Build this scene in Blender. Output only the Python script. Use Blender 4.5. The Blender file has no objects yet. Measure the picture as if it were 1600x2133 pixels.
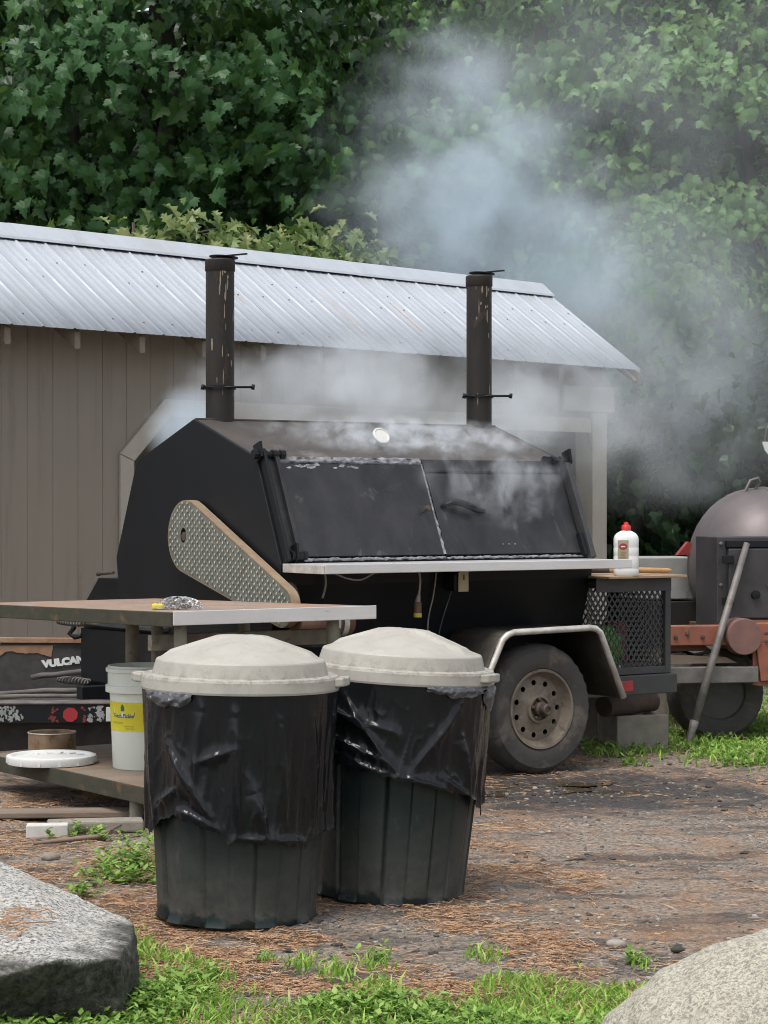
import bpy, bmesh, math, random
import numpy as np
from mathutils import Vector, Matrix, noise as mnoise

random.seed(7); RNG = np.random.default_rng(11)
R = math.radians
sc = bpy.context.scene
COL = sc.collection

# ------------------------------------------------------------------ camera
CAM_H = 1.2
FPX = 4700.0
cam_d = bpy.data.cameras.new('camera'); cam = bpy.data.objects.new('camera', cam_d); COL.objects.link(cam)
cam_d.sensor_fit = 'HORIZONTAL'; cam_d.sensor_width = 36.0; cam_d.lens = 36.0 * FPX / 1600.0
cam_d.clip_start = 0.1; cam_d.clip_end = 900.0
cam.location = (0, 0, CAM_H); cam.rotation_euler = (R(90) - math.atan(12.5 / FPX), 0, 0)
sc.camera = cam

# ------------------------------------------------------------------ sky, sun, exposure
SUN_EL, SUN_AZ = R(68), R(212)          # azimuth: direction the light comes from, clockwise from +Y
w = bpy.data.worlds.new('World'); sc.world = w; w.use_nodes = True
nt = w.node_tree; bg = nt.nodes['Background']
sky = nt.nodes.new('ShaderNodeTexSky'); sky.sky_type = 'NISHITA'; sky.sun_disc = False
sky.sun_elevation = SUN_EL; sky.sun_rotation = SUN_AZ
sky.air_density = 1.0; sky.dust_density = 2.5; sky.ozone_density = 0.6
hs = nt.nodes.new('ShaderNodeHueSaturation'); hs.inputs['Saturation'].default_value = 0.28      # thin bright overcast: a much paler sky
nt.links.new(sky.outputs[0], hs.inputs['Color']); nt.links.new(hs.outputs[0], bg.inputs[0]); bg.inputs[1].default_value = 0.125
sun_d = bpy.data.lights.new('sun', 'SUN'); sun = bpy.data.objects.new('sun', sun_d); COL.objects.link(sun)
sun_d.energy = 1.5; sun_d.angle = R(24); sun_d.color = (1.0, 0.965, 0.89)
dirv = Vector((math.sin(SUN_AZ) * math.cos(SUN_EL), math.cos(SUN_AZ) * math.cos(SUN_EL), math.sin(SUN_EL)))
sun.rotation_euler = dirv.to_track_quat('Z', 'Y').to_euler()
vs = sc.view_settings
vs.view_transform = 'Standard'; vs.look = 'None'; vs.exposure = 0.88; vs.gamma = 1.0; vs.use_curve_mapping = False
sc.render.engine = 'CYCLES'
cy = sc.cycles
cy.use_denoising = True
cy.max_bounces = 7; cy.diffuse_bounces = 3; cy.glossy_bounces = 3; cy.transmission_bounces = 3
cy.volume_bounces = 3; cy.transparent_max_bounces = 8
cy.volume_step_rate = 1.0; cy.volume_max_steps = 128
cy.use_adaptive_sampling = True; cy.adaptive_threshold = 0.02
cy.sample_clamp_indirect = 6.0
cy.pixel_filter_type = 'BLACKMAN_HARRIS'; cy.filter_width = 1.05
cy.denoising_input_passes = 'RGB_ALBEDO_NORMAL'; cy.denoising_prefilter = 'FAST'

# ------------------------------------------------------------------ helpers
def at(px, py, Y):
    "photo pixel at a chosen distance -> point in the place"
    return Vector(((px - 800) * Y / FPX, Y, CAM_H - (py - 1054) * Y / FPX))
def gnd(px, py):
    Y = FPX * CAM_H / (py - 1054)
    return Vector(((px - 800) * Y / FPX, Y, 0))

def tag(o, label=None, cat=None, group=None, kind=None):
    if label: o['label'] = label
    if cat: o['category'] = cat
    if group: o['group'] = group
    if kind: o['kind'] = kind
    return o
def empty(name, loc=(0, 0, 0), rz=0, label=None, cat=None, group=None):
    o = bpy.data.objects.new(name, None); COL.objects.link(o)
    o.location = loc; o.rotation_euler = (0, 0, rz); o.empty_display_size = 0.1
    return tag(o, label, cat, group)

def mesh_np(name, V, F, mat, parent=None, smooth=False, attrs=None):
    "V (n,3) floats, F (m,k) ints: fast mesh"
    V = np.asarray(V, np.float32); F = np.asarray(F, np.int32)
    me = bpy.data.meshes.new(name)
    me.vertices.add(len(V)); me.vertices.foreach_set('co', V.ravel())
    k = F.shape[1]
    me.loops.add(F.size); me.loops.foreach_set('vertex_index', F.ravel())
    me.polygons.add(len(F))
    me.polygons.foreach_set('loop_start', np.arange(0, F.size, k, dtype=np.int32))
    me.polygons.foreach_set('loop_total', np.full(len(F), k, np.int32))
    me.polygons.foreach_set('use_smooth', np.full(len(F), smooth, bool))
    me.materials.append(mat); me.update(calc_edges=True)
    o = bpy.data.objects.new(name, me); COL.objects.link(o); o.parent = parent
    return o

class MB:
    def __init__(s): s.v = []; s.f = []
    def add(s, V, F):
        b = len(s.v); s.v += [tuple(p) for p in V]; s.f += [tuple(i + b for i in f) for f in F]; return s
    def box(s, x0, x1, y0, y1, z0, z1, M=None):
        V = [Vector(p) for p in ((x0,y0,z0),(x1,y0,z0),(x1,y1,z0),(x0,y1,z0),(x0,y0,z1),(x1,y0,z1),(x1,y1,z1),(x0,y1,z1))]
        if M: V = [M @ p for p in V]
        return s.add(V, [(3,2,1,0),(4,5,6,7),(0,1,5,4),(1,2,6,5),(2,3,7,6),(3,0,4,7)])
    def bar(s, a, b, w, h, up=(0, 0, 1)):
        "rectangular bar from a to b"
        a = Vector(a); b = Vector(b); d = (b - a).normalized(); up = Vector(up)
        sd = d.cross(up)
        if sd.length < 1e-4: sd = d.cross(Vector((0, 1, 0)))
        sd.normalize(); u = sd.cross(d).normalized()
        c = [(-1,-1),(1,-1),(1,1),(-1,1)]
        V = [p + sd * (i * w / 2) + u * (j * h / 2) for p in (a, b) for i, j in c]
        return s.add(V, [(0,1,2,3),(7,6,5,4),(0,4,5,1),(1,5,6,2),(2,6,7,3),(3,7,4,0)])
    def tube(s, pts, r, n=8, caps=True):
        pts = [Vector(p) for p in pts]; m = len(pts)
        rs = r if isinstance(r, (list, tuple)) else [r] * m
        V = []; F = []; prev = None
        for i, p in enumerate(pts):
            d = (pts[min(i + 1, m - 1)] - pts[max(i - 1, 0)]).normalized()
            if prev is None:
                a = Vector((0, 0, 1)) if abs(d.z) < .9 else Vector((1, 0, 0))
                u = d.cross(a).normalized()
            else:
                u = (prev - d * prev.dot(d)).normalized()
            prev = u; vv = d.cross(u)
            for k in range(n):
                t = 2 * math.pi * k / n
                V.append(p + (u * math.cos(t) + vv * math.sin(t)) * rs[i])
        for i in range(m - 1):
            for k in range(n):
                F.append((i*n+k, i*n+(k+1) % n, (i+1)*n+(k+1) % n, (i+1)*n+k))
        if caps:
            F.append(tuple(range(n))[::-1]); F.append(tuple((m-1)*n+k for k in range(n)))
        return s.add(V, F)
    def lathe(s, prof, n=32, M=None, closed=False, fr=None):
        "prof: (r,z) list about +Z; fr(angle, r, z) -> (r,z) may modulate"
        V = []; F = []; m = len(prof)
        for r, z in prof:
            for k in range(n):
                t = 2 * math.pi * k / n
                rr, zz = fr(t, r, z) if fr else (r, z)
                p = Vector((rr * math.cos(t), rr * math.sin(t), zz)); V.append(M @ p if M else p)
        for i in range(m - 1):
            for k in range(n):
                F.append((i*n+k, i*n+(k+1) % n, (i+1)*n+(k+1) % n, (i+1)*n+k))
        if closed:
            for k in range(n): F.append(((m-1)*n+k, (m-1)*n+(k+1) % n, (k+1) % n, k))
        else:
            if prof[0][0] > 1e-5: F.append(tuple(range(n))[::-1])
            if prof[-1][0] > 1e-5: F.append(tuple((m-1)*n+k for k in range(n)))
        return s.add(V, F)
    def prism(s, poly, d, M=None):
        "3-D polygon extruded along vector d"
        P = [Vector(p) for p in poly]; d = Vector(d); n = len(P)
        V = P + [p + d for p in P]
        if M: V = [M @ p for p in V]
        F = [tuple(range(n))[::-1], tuple(range(n, 2*n))] + [(i, (i+1) % n, n+(i+1) % n, n+i) for i in range(n)]
        return s.add(V, F)
    def grid(s, P):
        "P[i][j] points"
        m, n = len(P), len(P[0])
        V = [p for row in P for p in row]
        F = [(i*n+j, i*n+j+1, (i+1)*n+j+1, (i+1)*n+j) for i in range(m-1) for j in range(n-1)]
        return s.add(V, F)
    def build(s, name, mat, parent=None, smooth=False, bev=0, seg=2, auto=None, solid=0):
        me = bpy.data.meshes.new(name); me.from_pydata(s.v, [], s.f)
        bm = bmesh.new(); bm.from_mesh(me)
        bmesh.ops.remove_doubles(bm, verts=bm.verts, dist=1e-5)
        bmesh.ops.recalc_face_normals(bm, faces=bm.faces)
        if auto is not None:
            for f in bm.faces: f.smooth = True
            for e in bm.edges:
                if len(e.link_faces) == 2 and e.calc_face_angle(0) > R(auto): e.smooth = False
        elif smooth:
            for f in bm.faces: f.smooth = True
        bm.to_mesh(me); bm.free()
        me.materials.append(mat)
        o = bpy.data.objects.new(name, me); COL.objects.link(o); o.parent = parent
        if solid:
            md = o.modifiers.new('solid', 'SOLIDIFY'); md.thickness = solid; md.offset = 0
        if bev:
            md = o.modifiers.new('bevel', 'BEVEL'); md.width = bev; md.segments = seg; md.limit_method = 'ANGLE'; md.angle_limit = R(35)
        return o
def bx(name, x0, x1, y0, y1, z0, z1, mat, parent=None, bev=.003, M=None):
    return MB().box(x0, x1, y0, y1, z0, z1, M).build(name, mat, parent, bev=bev)
def dup(o, parent=None, loc=None, rot=None):
    c = o.copy(); COL.objects.link(c); c.parent = parent if parent else o.parent
    if loc is not None: c.location = loc
    if rot is not None: c.rotation_euler = rot
    return c

def hsh(ix, iy, seed):
    n = (ix.astype(np.int64) * 374761393 + iy.astype(np.int64) * 668265263 + seed * 974634777) & 0xffffffff
    n = ((n ^ (n >> 13)) * 1274126177) & 0xffffffff
    return ((n ^ (n >> 16)) & 0xffff) / 65535.0
def vn(x, y, seed=0):
    "value noise 0..1"
    x = np.asarray(x, float); y = np.asarray(y, float)
    ix = np.floor(x); iy = np.floor(y); fx = x - ix; fy = y - iy
    fx = fx*fx*(3-2*fx); fy = fy*fy*(3-2*fy)
    a = hsh(ix, iy, seed); b = hsh(ix+1, iy, seed); c = hsh(ix, iy+1, seed); d = hsh(ix+1, iy+1, seed)
    return (a*(1-fx)+b*fx)*(1-fy) + (c*(1-fx)+d*fx)*fy
def fbm(x, y, seed=0, oct=4):
    r = 0; a = .5; f = 1
    for i in range(oct): r = r + a * vn(np.asarray(x)*f, np.asarray(y)*f, seed+i*17); a *= .5; f *= 2.03
    return r / (1 - .5**oct)

def text_geo(s, size, M, bold=0.0, fn=None, parent=None, mat=None, name='lettering'):
    cu = bpy.data.curves.new('t', 'FONT'); cu.body = s; cu.size = size; cu.align_x = 'CENTER'; cu.align_y = 'CENTER'
    cu.offset = bold; cu.resolution_u = 3
    o = bpy.data.objects.new('t', cu); COL.objects.link(o)
    dg = bpy.context.evaluated_depsgraph_get(); dg.update()
    me = bpy.data.meshes.new_from_object(o.evaluated_get(dg))
    bpy.data.objects.remove(o); bpy.data.curves.remove(cu)
    me.name = name
    for v in me.vertices: v.co = fn(v.co) if fn else M @ v.co
    me.materials.clear(); me.materials.append(mat)
    ob = bpy.data.objects.new(name, me); COL.objects.link(ob); ob.parent = parent
    return ob

# ------------------------------------------------------------------ materials
class NB:
    "node builder"
    def __init__(s, name):
        s.m = bpy.data.materials.new(name); s.m.use_nodes = True
        s.t = s.m.node_tree; s.b = s.t.nodes['Principled BSDF']; s.out = s.t.nodes['Material Output']
        s.tc = s.t.nodes.new('ShaderNodeTexCoord'); s.geo = s.t.nodes.new('ShaderNodeNewGeometry')
    def n(s, ty, **kw):
        nd = s.t.nodes.new(ty)
        for k, v in kw.items(): setattr(nd, k, v)
        return nd
    def link(s, a, b): s.t.links.new(a, b)
    def vec(s, scale=(1, 1, 1), src='Object', rot=(0, 0, 0)):
        mp = s.n('ShaderNodeMapping'); mp.inputs['Scale'].default_value = scale; mp.inputs['Rotation'].default_value = rot
        s.link(s.geo.outputs['Position'] if src == 'World' else s.tc.outputs[src], mp.inputs[0]); return mp.outputs[0]
    def noise(s, scale, detail=4, rough=.6, dist=0, vec=None, src='Object'):
        nd = s.n('ShaderNodeTexNoise'); nd.inputs['Scale'].default_value = scale; nd.inputs['Detail'].default_value = detail
        nd.inputs['Roughness'].default_value = rough; nd.inputs['Distortion'].default_value = dist
        s.link(vec if vec is not None else s.vec(src=src), nd.inputs['Vector']); return nd.outputs[0]
    def ramp(s, fac, stops, interp='LINEAR'):
        nd = s.n('ShaderNodeValToRGB'); cr = nd.color_ramp; cr.interpolation = interp
        while len(cr.elements) > len(stops): cr.elements.remove(cr.elements[-1])
        while len(cr.elements) < len(stops): cr.elements.new(.5)
        for e, (p, c) in zip(cr.elements, stops):
            e.position = p; e.color = (c, c, c, 1) if isinstance(c, (int, float)) else (*c, 1)
        s.link(fac, nd.inputs[0]); return nd.outputs[0]
    def mix(s, fac, a, b):
        nd = s.n('ShaderNodeMix', data_type='RGBA')
        for i, q in ((0, fac), (6, a), (7, b)):
            if isinstance(q, (tuple, list)): nd.inputs[i].default_value = (*q, 1)
            elif isinstance(q, (int, float)): nd.inputs[i].default_value = q
            else: s.link(q, nd.inputs[i])
        return nd.outputs[2]
    def math(s, op, a, b=0.0, c=None):
        nd = s.n('ShaderNodeMath', operation=op)
        for i, q in enumerate((a, b, c)):
            if q is None: continue
            if isinstance(q, (int, float)): nd.inputs[i].default_value = q
            else: s.link(q, nd.inputs[i])
        return nd.outputs[0]
    def bump(s, h, strength=.4, dist=.01, chain=None):
        nd = s.n('ShaderNodeBump'); nd.inputs['Strength'].default_value = strength; nd.inputs['Distance'].default_value = dist
        s.link(h, nd.inputs['Height'])
        if chain is not None: s.link(chain, nd.inputs['Normal'])
        return nd.outputs[0]
    def done(s, col=None, rough=.6, metal=0, normal=None, spec=None, **kw):
        for key, v in (('Base Color', col), ('Roughness', rough), ('Metallic', metal), ('Normal', normal), ('Specular IOR Level', spec)):
            if v is None: continue
            i = s.b.inputs[key]
            if isinstance(v, (tuple, list)): i.default_value = (*v, 1)
            elif isinstance(v, (int, float)): i.default_value = v
            else: s.link(v, i)
        for k, v in kw.items(): s.b.inputs[k].default_value = v
        return s.m
MC = {}
def M_(name, c1, c2=None, scale=8, rough=.6, metal=0, bump=.25, bscale=60, bdist=.003, dirt=None, dirt_amt=.55, dirt_scale=4, stretch=(1,1,1), spec=None, r2=None, src='Object'):
    "painted / weathered surface: two tones, worn patches of a third, fine relief"
    if name in MC: return MC[name]
    b = NB(name); c2 = c2 or tuple(x * .75 for x in c1)
    v = b.vec(stretch, src)
    f = b.noise(scale, 5, .62, .2, v)
    col = b.mix(b.ramp(f, [(.32, 0), (.68, 1)]), c1, c2)
    rg = rough
    if dirt:
        g = b.noise(dirt_scale, 7, .72, .5, v)
        k = b.ramp(g, [(dirt_amt, 0), (dirt_amt + .12, 1)])
        col = b.mix(k, col, dirt)
        if r2 is not None:
            rg = b.math('MULTIPLY_ADD', k, r2 - rough, rough)
    nm = b.bump(b.noise(bscale, 5, .65, 0, v), bump, bdist) if bump else None
    MC[name] = b.done(col, rg, metal, nm, spec); return MC[name]

BLACK = M_('black_paint', (.0065, .008, .0105), (.005, .0062, .008), 5, .5, 0, .1, 90, .002, dirt=(.014, .0145, .016), dirt_amt=.60, dirt_scale=3, spec=.28)
SOOT = M_('sooty_steel', (.040, .039, .042), (.017, .017, .019), 6, .36, .25, .3, 40, .003, dirt=(.105, .10, .10), dirt_amt=.58, dirt_scale=5, r2=.6, stretch=(1, 1, .6))
SOOTROOF = M_('sooty_roof_steel', (.07, .058, .05), (.035, .03, .028), 5, .6, .1, .35, 35, .004, dirt=(.13, .11, .095), dirt_amt=.56, dirt_scale=5)
STACKM = M_('burnt_stack_steel', (.028, .022, .018), (.012, .011, .010), 9, .55, .3, .3, 60, .003, dirt=(.09, .055, .03), dirt_amt=.6, dirt_scale=9, stretch=(1, 1, .25))
FLAKE = M_('flaked_pale_scale', (.27, .225, .175), (.15, .11, .08), 30, .8)
ASH = M_('crusted_ash_rope', (.30, .31, .34), (.06, .062, .07), 34, .6, 0, .7, 60, .008)
BRIGHT = M_('worn_aluminium', (.74, .74, .75), (.64, .63, .62), 14, .36, .55, .12, 70, .001, dirt=(.32, .29, .26), dirt_amt=.62, dirt_scale=7, stretch=(.2, 1, 1), r2=.6)
GALV = M_('galvanised_roof_sheet', (.40, .428, .47), (.355, .382, .425), 6, .45, .0, .05, 60, .001, dirt=(.345, .362, .385), dirt_amt=.55, dirt_scale=3, stretch=(1.2, .25, 1))
RUSTSTREAK = M_('rust_streak', (.42, .24, .13), (.55, .42, .33), 20, .8)
SCREWM = M_('roof_screw', (.25, .25, .26), None, 20, .5, .6)
TREAD = M_('tread_plate', (.20, .21, .18), (.14, .147, .125), 12, .5, .35, .2, 60, .002, dirt=(.10, .07, .045), dirt_amt=.6, dirt_scale=6)
TREADB = M_('tread_lozenge', (.50, .50, .44), (.34, .34, .29), 20, .42, .5, .1)
GUARDEDGE = M_('guard_edge_tan', (.27, .195, .125), (.19, .135, .09), 16, .65, 0, .2, 50, .003, dirt=(.06, .045, .035), dirt_amt=.63, dirt_scale=8)
RUBBER = M_('dusty_rubber', (.055, .05, .046), (.035, .033, .032), 7, .85, 0, .4, 70, .004, dirt=(.10, .085, .07), dirt_amt=.52, dirt_scale=5)
RIM = M_('dirty_cream_rim', (.205, .17, .13), (.125, .10, .076), 14, .65, .1, .25, 50, .003, dirt=(.07, .05, .04), dirt_amt=.56, dirt_scale=9)
HUBM = M_('grimy_hub', (.10, .075, .06), (.05, .04, .035), 14, .6, .3)
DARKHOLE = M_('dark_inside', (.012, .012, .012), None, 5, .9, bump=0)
FENDER = M_('worn_fender', (.085, .08, .065), (.05, .047, .04), 7, .55, .2, .2, 60, .002, dirt=(.14, .12, .10), dirt_amt=.55, dirt_scale=6)
FEDGE = M_('fender_edge_scuffed', (.60, .58, .54), (.40, .37, .33), 20, .5, .4, .2, 60, .002, dirt=(.15, .12, .09), dirt_amt=.6, dirt_scale=12)
CAGEM = M_('charcoal_frame', (.045, .046, .05), (.032, .033, .036), 10, .5, .1, .15, 70)
REDREF = M_('red_reflector', (.36, .03, .03), (.26, .025, .03), 20, .35, 0, .1)
BOARD = M_('raw_plywood', (.36, .25, .16), (.25, .17, .11), 18, .8, 0, .3, 60, .003, stretch=(.2, 1, 1))
WOODGREY = M_('weathered_board', (.22, .17, .13), (.13, .10, .075), 10, .85, 0, .5, 30, .005, dirt=(.32, .17, .09), dirt_amt=.58, dirt_scale=5, stretch=(.18, 1, 1))
MOSSWOOD = M_('mossy_table_wood', (.022, .028, .016), (.048, .042, .026), 12, .85, 0, .4, 40, .004, dirt=(.12, .065, .028), dirt_amt=.56, dirt_scale=9)
RUSTTOP = M_('rusty_tabletop', (.30, .22, .17), (.20, .155, .125), 8, .7, .1, .25, 50, .003, dirt=(.33, .15, .06), dirt_amt=.52, dirt_scale=4)
LEGM = M_('lichen_leg', (.22, .22, .17), (.12, .10, .08), 9, .75, .1, .3, 50, .003, dirt=(.10, .06, .04), dirt_amt=.57, dirt_scale=7)
WHITEP = M_('white_plastic', (.68, .69, .685), (.62, .635, .625), 6, .4, 0, .05, 40, .001)
BUCKETM = M_('milky_bucket', (.64, .68, .61), (.60, .64, .58), 5, .45, 0, .05, 40, .001)
YELLOW = M_('yellow_label', (.62, .55, .02), (.56, .49, .02), 9, .5, 0, 0)
GREENINK = M_('green_ink', (.04, .14, .05), None, 9, .5, 0, 0)
OLIVEINK = M_('olive_ink', (.22, .22, .05), None, 9, .5, 0, 0)
WHITEINK = M_('white_ink', (.70, .72, .70), None, 9, .5, 0, 0)
DARKINK = M_('dark_ink', (.04, .05, .04), None, 9, .5, 0, 0)
BEIGELID = M_('beige_lid_plastic', (.385, .362, .318), (.315, .292, .25), 7, .55, 0, .18, 60, .002, dirt=(.19, .165, .13), dirt_amt=.575, dirt_scale=11)
CANM = None
LABELB = M_('beige_bottle_label', (.34, .28, .19), (.27, .22, .15), 20, .5, 0, 0)
REDCAP = M_('red_cap', (.62, .03, .02), None, 20, .4, 0, 0)
REDINK = M_('red_ink', (.26, .035, .03), None, 20, .5, 0, 0)
BLUEINK = M_('blue_ink', (.05, .08, .22), None, 20, .5, 0, 0)
SIDING = M_('taupe_siding', (.275, .238, .195), (.255, .22, .18), 3, .75, 0, .25, 60, .002, dirt=(.225, .192, .155), dirt_amt=.56, dirt_scale=3, stretch=(3, 1, .25))
TRIM = M_('pale_trim', (.43, .39, .33), (.38, .345, .29), 4, .7, 0, .2, 60, .002, dirt=(.20, .18, .15), dirt_amt=.62, dirt_scale=4)
RAFTER = M_('rafter_wood', (.25, .21, .165), (.16, .135, .105), 10, .8)
ORANGE = M_('faded_orange_paint', (.29, .095, .055), (.21, .075, .048), 8, .6, 0, .2, 60, .002, dirt=(.09, .05, .035), dirt_amt=.57, dirt_scale=8)
TANKM = M_('smoked_tank_steel', (.155, .13, .13), (.10, .085, .088), 3, .5, .3, .12, 60, .002, dirt=(.19, .15, .14), dirt_amt=.6, dirt_scale=3)
DOORM = M_('dark_door_steel', (.058, .055, .058), (.035, .034, .036), 6, .55, .2, .2, 60)
STEEL = M_('grey_steel', (.20, .185, .175), (.115, .105, .10), 12, .6, .35, .2, 60, .002, dirt=(.13, .08, .05), dirt_amt=.6, dirt_scale=9)
RUSTST = M_('rusty_steel', (.17, .085, .05), (.10, .055, .04), 9, .8, .2, .4, 50, .004)
GREYBOX = M_('grey_box_paint', (.30, .30, .285), (.22, .22, .205), 9, .7, 0, .2, 60, .002, dirt=(.09, .085, .075), dirt_amt=.58, dirt_scale=7)
CONC = M_('concrete_block', (.27, .245, .205), (.20, .18, .15), 14, .9, 0, .5, 90, .004, dirt=(.12, .10, .08), dirt_amt=.62, dirt_scale=6)
BARK = M_('bark', (.075, .058, .045), (.035, .028, .023), 14, .9, 0, .9, 25, .02, stretch=(1, 1, .2))
LOGM = M_('charred_log', (.085, .05, .036), (.04, .03, .025), 12, .85, 0, .7, 30, .01)
HEATP = M_('scorched_panel', (.055, .052, .05), (.03, .029, .029), 16, .75, .1, .4, 40, .004, dirt=(.16, .09, .055), dirt_amt=.66, dirt_scale=4)
BROWNRUST = M_('brown_flaked_rust', (.24, .125, .075), (.33, .20, .13), 14, .85, .1, .5, 40, .005)
CORDM = M_('pale_cord', (.36, .33, .28), None, 20, .6, bump=0)
OUTLET = M_('stained_outlet', (.50, .43, .27), (.43, .36, .22), 12, .6, 0, .1, 40, .001, dirt=(.12, .07, .03), dirt_amt=.63, dirt_scale=22)
WHITEMET = M_('white_gauge', (.75, .74, .70), None, 10, .4, .2, 0)
PALEWOOD = M_('tool_handle_wood', (.42, .26, .12), (.33, .19, .085), 15, .6, 0, .2, 50, .001)
SCOUR = M_('steel_wool', (.58, .58, .59), (.30, .30, .30), 60, .45, .6, .3, 90)
YSPONGE = M_('yellow_sponge', (.62, .52, .08), None, 30, .9)

# ================================================================== GROUND
def gz(x, y):
    x = np.asarray(x, float); y = np.asarray(y, float)
    near = np.clip((14 - y) / 3, 0, 1)
    h = (fbm(x*1.3+5, y*1.3, 3, 3) - .5) * .03 + near * ((fbm(x*7, y*7, 9, 3) - .5) * .018 + (fbm(x*26, y*26, 21, 2) - .5) * .007)
    wet = np.exp(-(((x - .95) / .75)**2 + ((y - 9.55) / .55)**2))
    return h - wet * .012
def mat_ground():
    b = NB('dirt_ground')
    p = b.vec(src='World')
    big = b.noise(.9, 4, .6, .4, p); mid = b.noise(5, 6, .68, .6, p); fine = b.noise(60, 5, .7, .2, p); grit = b.noise(190, 3, .7, 0, p)
    dirt = b.mix(b.ramp(fine, [(.38, 0), (.62, 1)]), (.10, .079, .064), (.38, .315, .258))
    dirt = b.mix(b.ramp(grit, [(.60, 0), (.68, 1)]), dirt, (.46, .425, .38))
    needles = b.mix(b.ramp(b.noise(90, 4, .7, 1.5, b.vec((1, .35, 1), 'World')), [(.35, 0), (.65, 1)]), (.16, .084, .046), (.45, .245, .122))
    k = b.math('ADD', b.math('MULTIPLY', big, .5), b.math('MULTIPLY', mid, .5))
    col = b.mix(b.ramp(k, [(.48, 0), (.62, .85)]), dirt, needles)
    mudn = b.ramp(b.noise(2.6, 6, .7, .8, b.vec((.55, 1.4, 1), 'World')), [(.50, 0), (.60, 1)])
    # wet trodden mud in front of the trailer wheel
    sx = b.n('ShaderNodeSeparateXYZ'); b.link(b.geo.outputs['Position'], sx.inputs[0])
    dx = b.math('DIVIDE', b.math('SUBTRACT', sx.outputs[0], .85), 1.15); dy = b.math('DIVIDE', b.math('SUBTRACT', sx.outputs[1], 9.5), .95)
    rr = b.math('ADD', b.math('MULTIPLY', dx, dx), b.math('MULTIPLY', dy, dy))
    wet = b.ramp(b.math('ADD', rr, b.math('MULTIPLY', b.math('SUBTRACT', mid, .5), 2.6)), [(.25, 1), (.95, 0)])
    mud = b.math('MAXIMUM', b.math('MULTIPLY', mudn, .75), wet)
    col = b.mix(mud, col, b.mix(b.ramp(fine, [(.35, 0), (.7, 1)]), (.032, .028, .027), (.085, .076, .072)))
    far = b.ramp(b.math('DIVIDE', sx.outputs[1], 20.0), [(.68, 0), (.8, 1)])
    col = b.mix(far, col, b.mix(mid, (.035, .04, .018), (.06, .05, .03)))
    back = b.ramp(b.math('DIVIDE', sx.outputs[1], 10.0), [(.1, 1), (.35, 0)])      # unseen green ground around the camera, added to tint the liners' reflections
    col = b.mix(back, col, b.mix(mid, (.05, .075, .03), (.07, .09, .045)))
    rg = b.math('MULTIPLY_ADD', wet, -.42, .92)
    nm = b.bump(b.math('ADD', b.math('MULTIPLY', fine, .6), b.math('MULTIPLY', grit, .4)), 1.0, .02)
    return b.done(col, rg, 0, nm)
def axis(lo, hi, step, far, growth=1.35):
    a = list(np.arange(lo, hi + 1e-6, step)); s = step
    while a[-1] < far: s *= growth; a.append(a[-1] + s)
    s = step
    while a[0] > -far: s *= growth; a.insert(0, a[0] - s)
    return np.array(a)
GX = axis(-2.6, 2.8, .022, 300); GY = axis(4.6, 12.8, .03, 400)
xx, yy = np.meshgrid(GX, GY); zz = gz(xx, yy)
far = np.maximum(np.abs(xx) - 6, 0) + np.maximum(yy - 20, 0) + np.maximum(-yy, 0)
zz = zz * np.exp(-far * .2)
nx = len(GX); ny = len(GY)
I = np.arange(nx * ny).reshape(ny, nx)
F = np.stack([I[:-1, :-1], I[:-1, 1:], I[1:, 1:], I[1:, :-1]], -1).reshape(-1, 4)
GROUND = mat_ground()
tag(mesh_np('ground', np.stack([xx, yy, zz], -1).reshape(-1, 3), F, GROUND, None, True), kind='structure')

# puddle
b = NB('muddy_water'); PUDDLE = b.done(b.mix(b.noise(6, 3, .6, 0), (.10, .075, .05), (.05, .04, .03)), .06, 0, b.bump(b.noise(14, 2, .5), .05, .004))
def blob(cx, cy, rx, ry, n=44, seed=1, z=0.0):
    P = [(cx, cy, z)]
    for k in range(n):
        t = 2 * math.pi * k / n
        q = .65 + .7 * float(fbm(math.cos(t) * 1.6 + seed * 7, math.sin(t) * 1.6 + 3, seed, 3))
        P.append((cx + rx * q * math.cos(t), cy + ry * q * math.sin(t), z))
    return np.array(P), np.array([(0, 1 + k, 1 + (k + 1) % n) for k in range(n)])
for i, (px, py, rx, ry) in enumerate(((1085, 1642, .26, .22), (1200, 1628, .18, .13), (1330, 1645, .22, .12))):
    g = gnd(px, py); V, F = blob(g.x, g.y, rx, ry, seed=i + 2, z=float(np.mean(gz(g.x + np.linspace(-rx, rx, 15), g.y + 0 * np.linspace(-rx, rx, 15)))) - .0005)
    tag(mesh_np('puddle', V, F, PUDDLE), kind='structure')

# ---- litter that nobody could count: needles, grit, clods
def island_mat(name, stops, rough=.8, scale_noise=None, trans=0):
    b = NB(name); rnd = b.geo.outputs['Random Per Island']
    col = b.ramp(rnd, stops)
    if trans:
        m = b.done(col, rough, spec=.28)
        tr = b.n('ShaderNodeBsdfTranslucent'); mx = b.n('ShaderNodeMixShader'); mx.inputs[0].default_value = trans
        b.link(b.mix(.5, col, (.16, .30, .05)), tr.inputs[0]); b.link(b.b.outputs[0], mx.inputs[1]); b.link(tr.outputs[0], mx.inputs[2]); b.link(mx.outputs[0], b.out.inputs[0])
        return m
    return b.done(col, rough)
NEEDLE = island_mat('pine_needles', [(0, (.17, .088, .046)), (.5, (.36, .20, .105)), (1, (.50, .34, .21))], .7)
PEBBLE = island_mat('pebbles', [(0, (.09, .08, .07)), (.7, (.19, .17, .15)), (1, (.34, .31, .275))], .85)
CLOD = island_mat('dark_clods', [(0, (.025, .022, .021)), (1, (.07, .06, .052))], .8)
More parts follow.
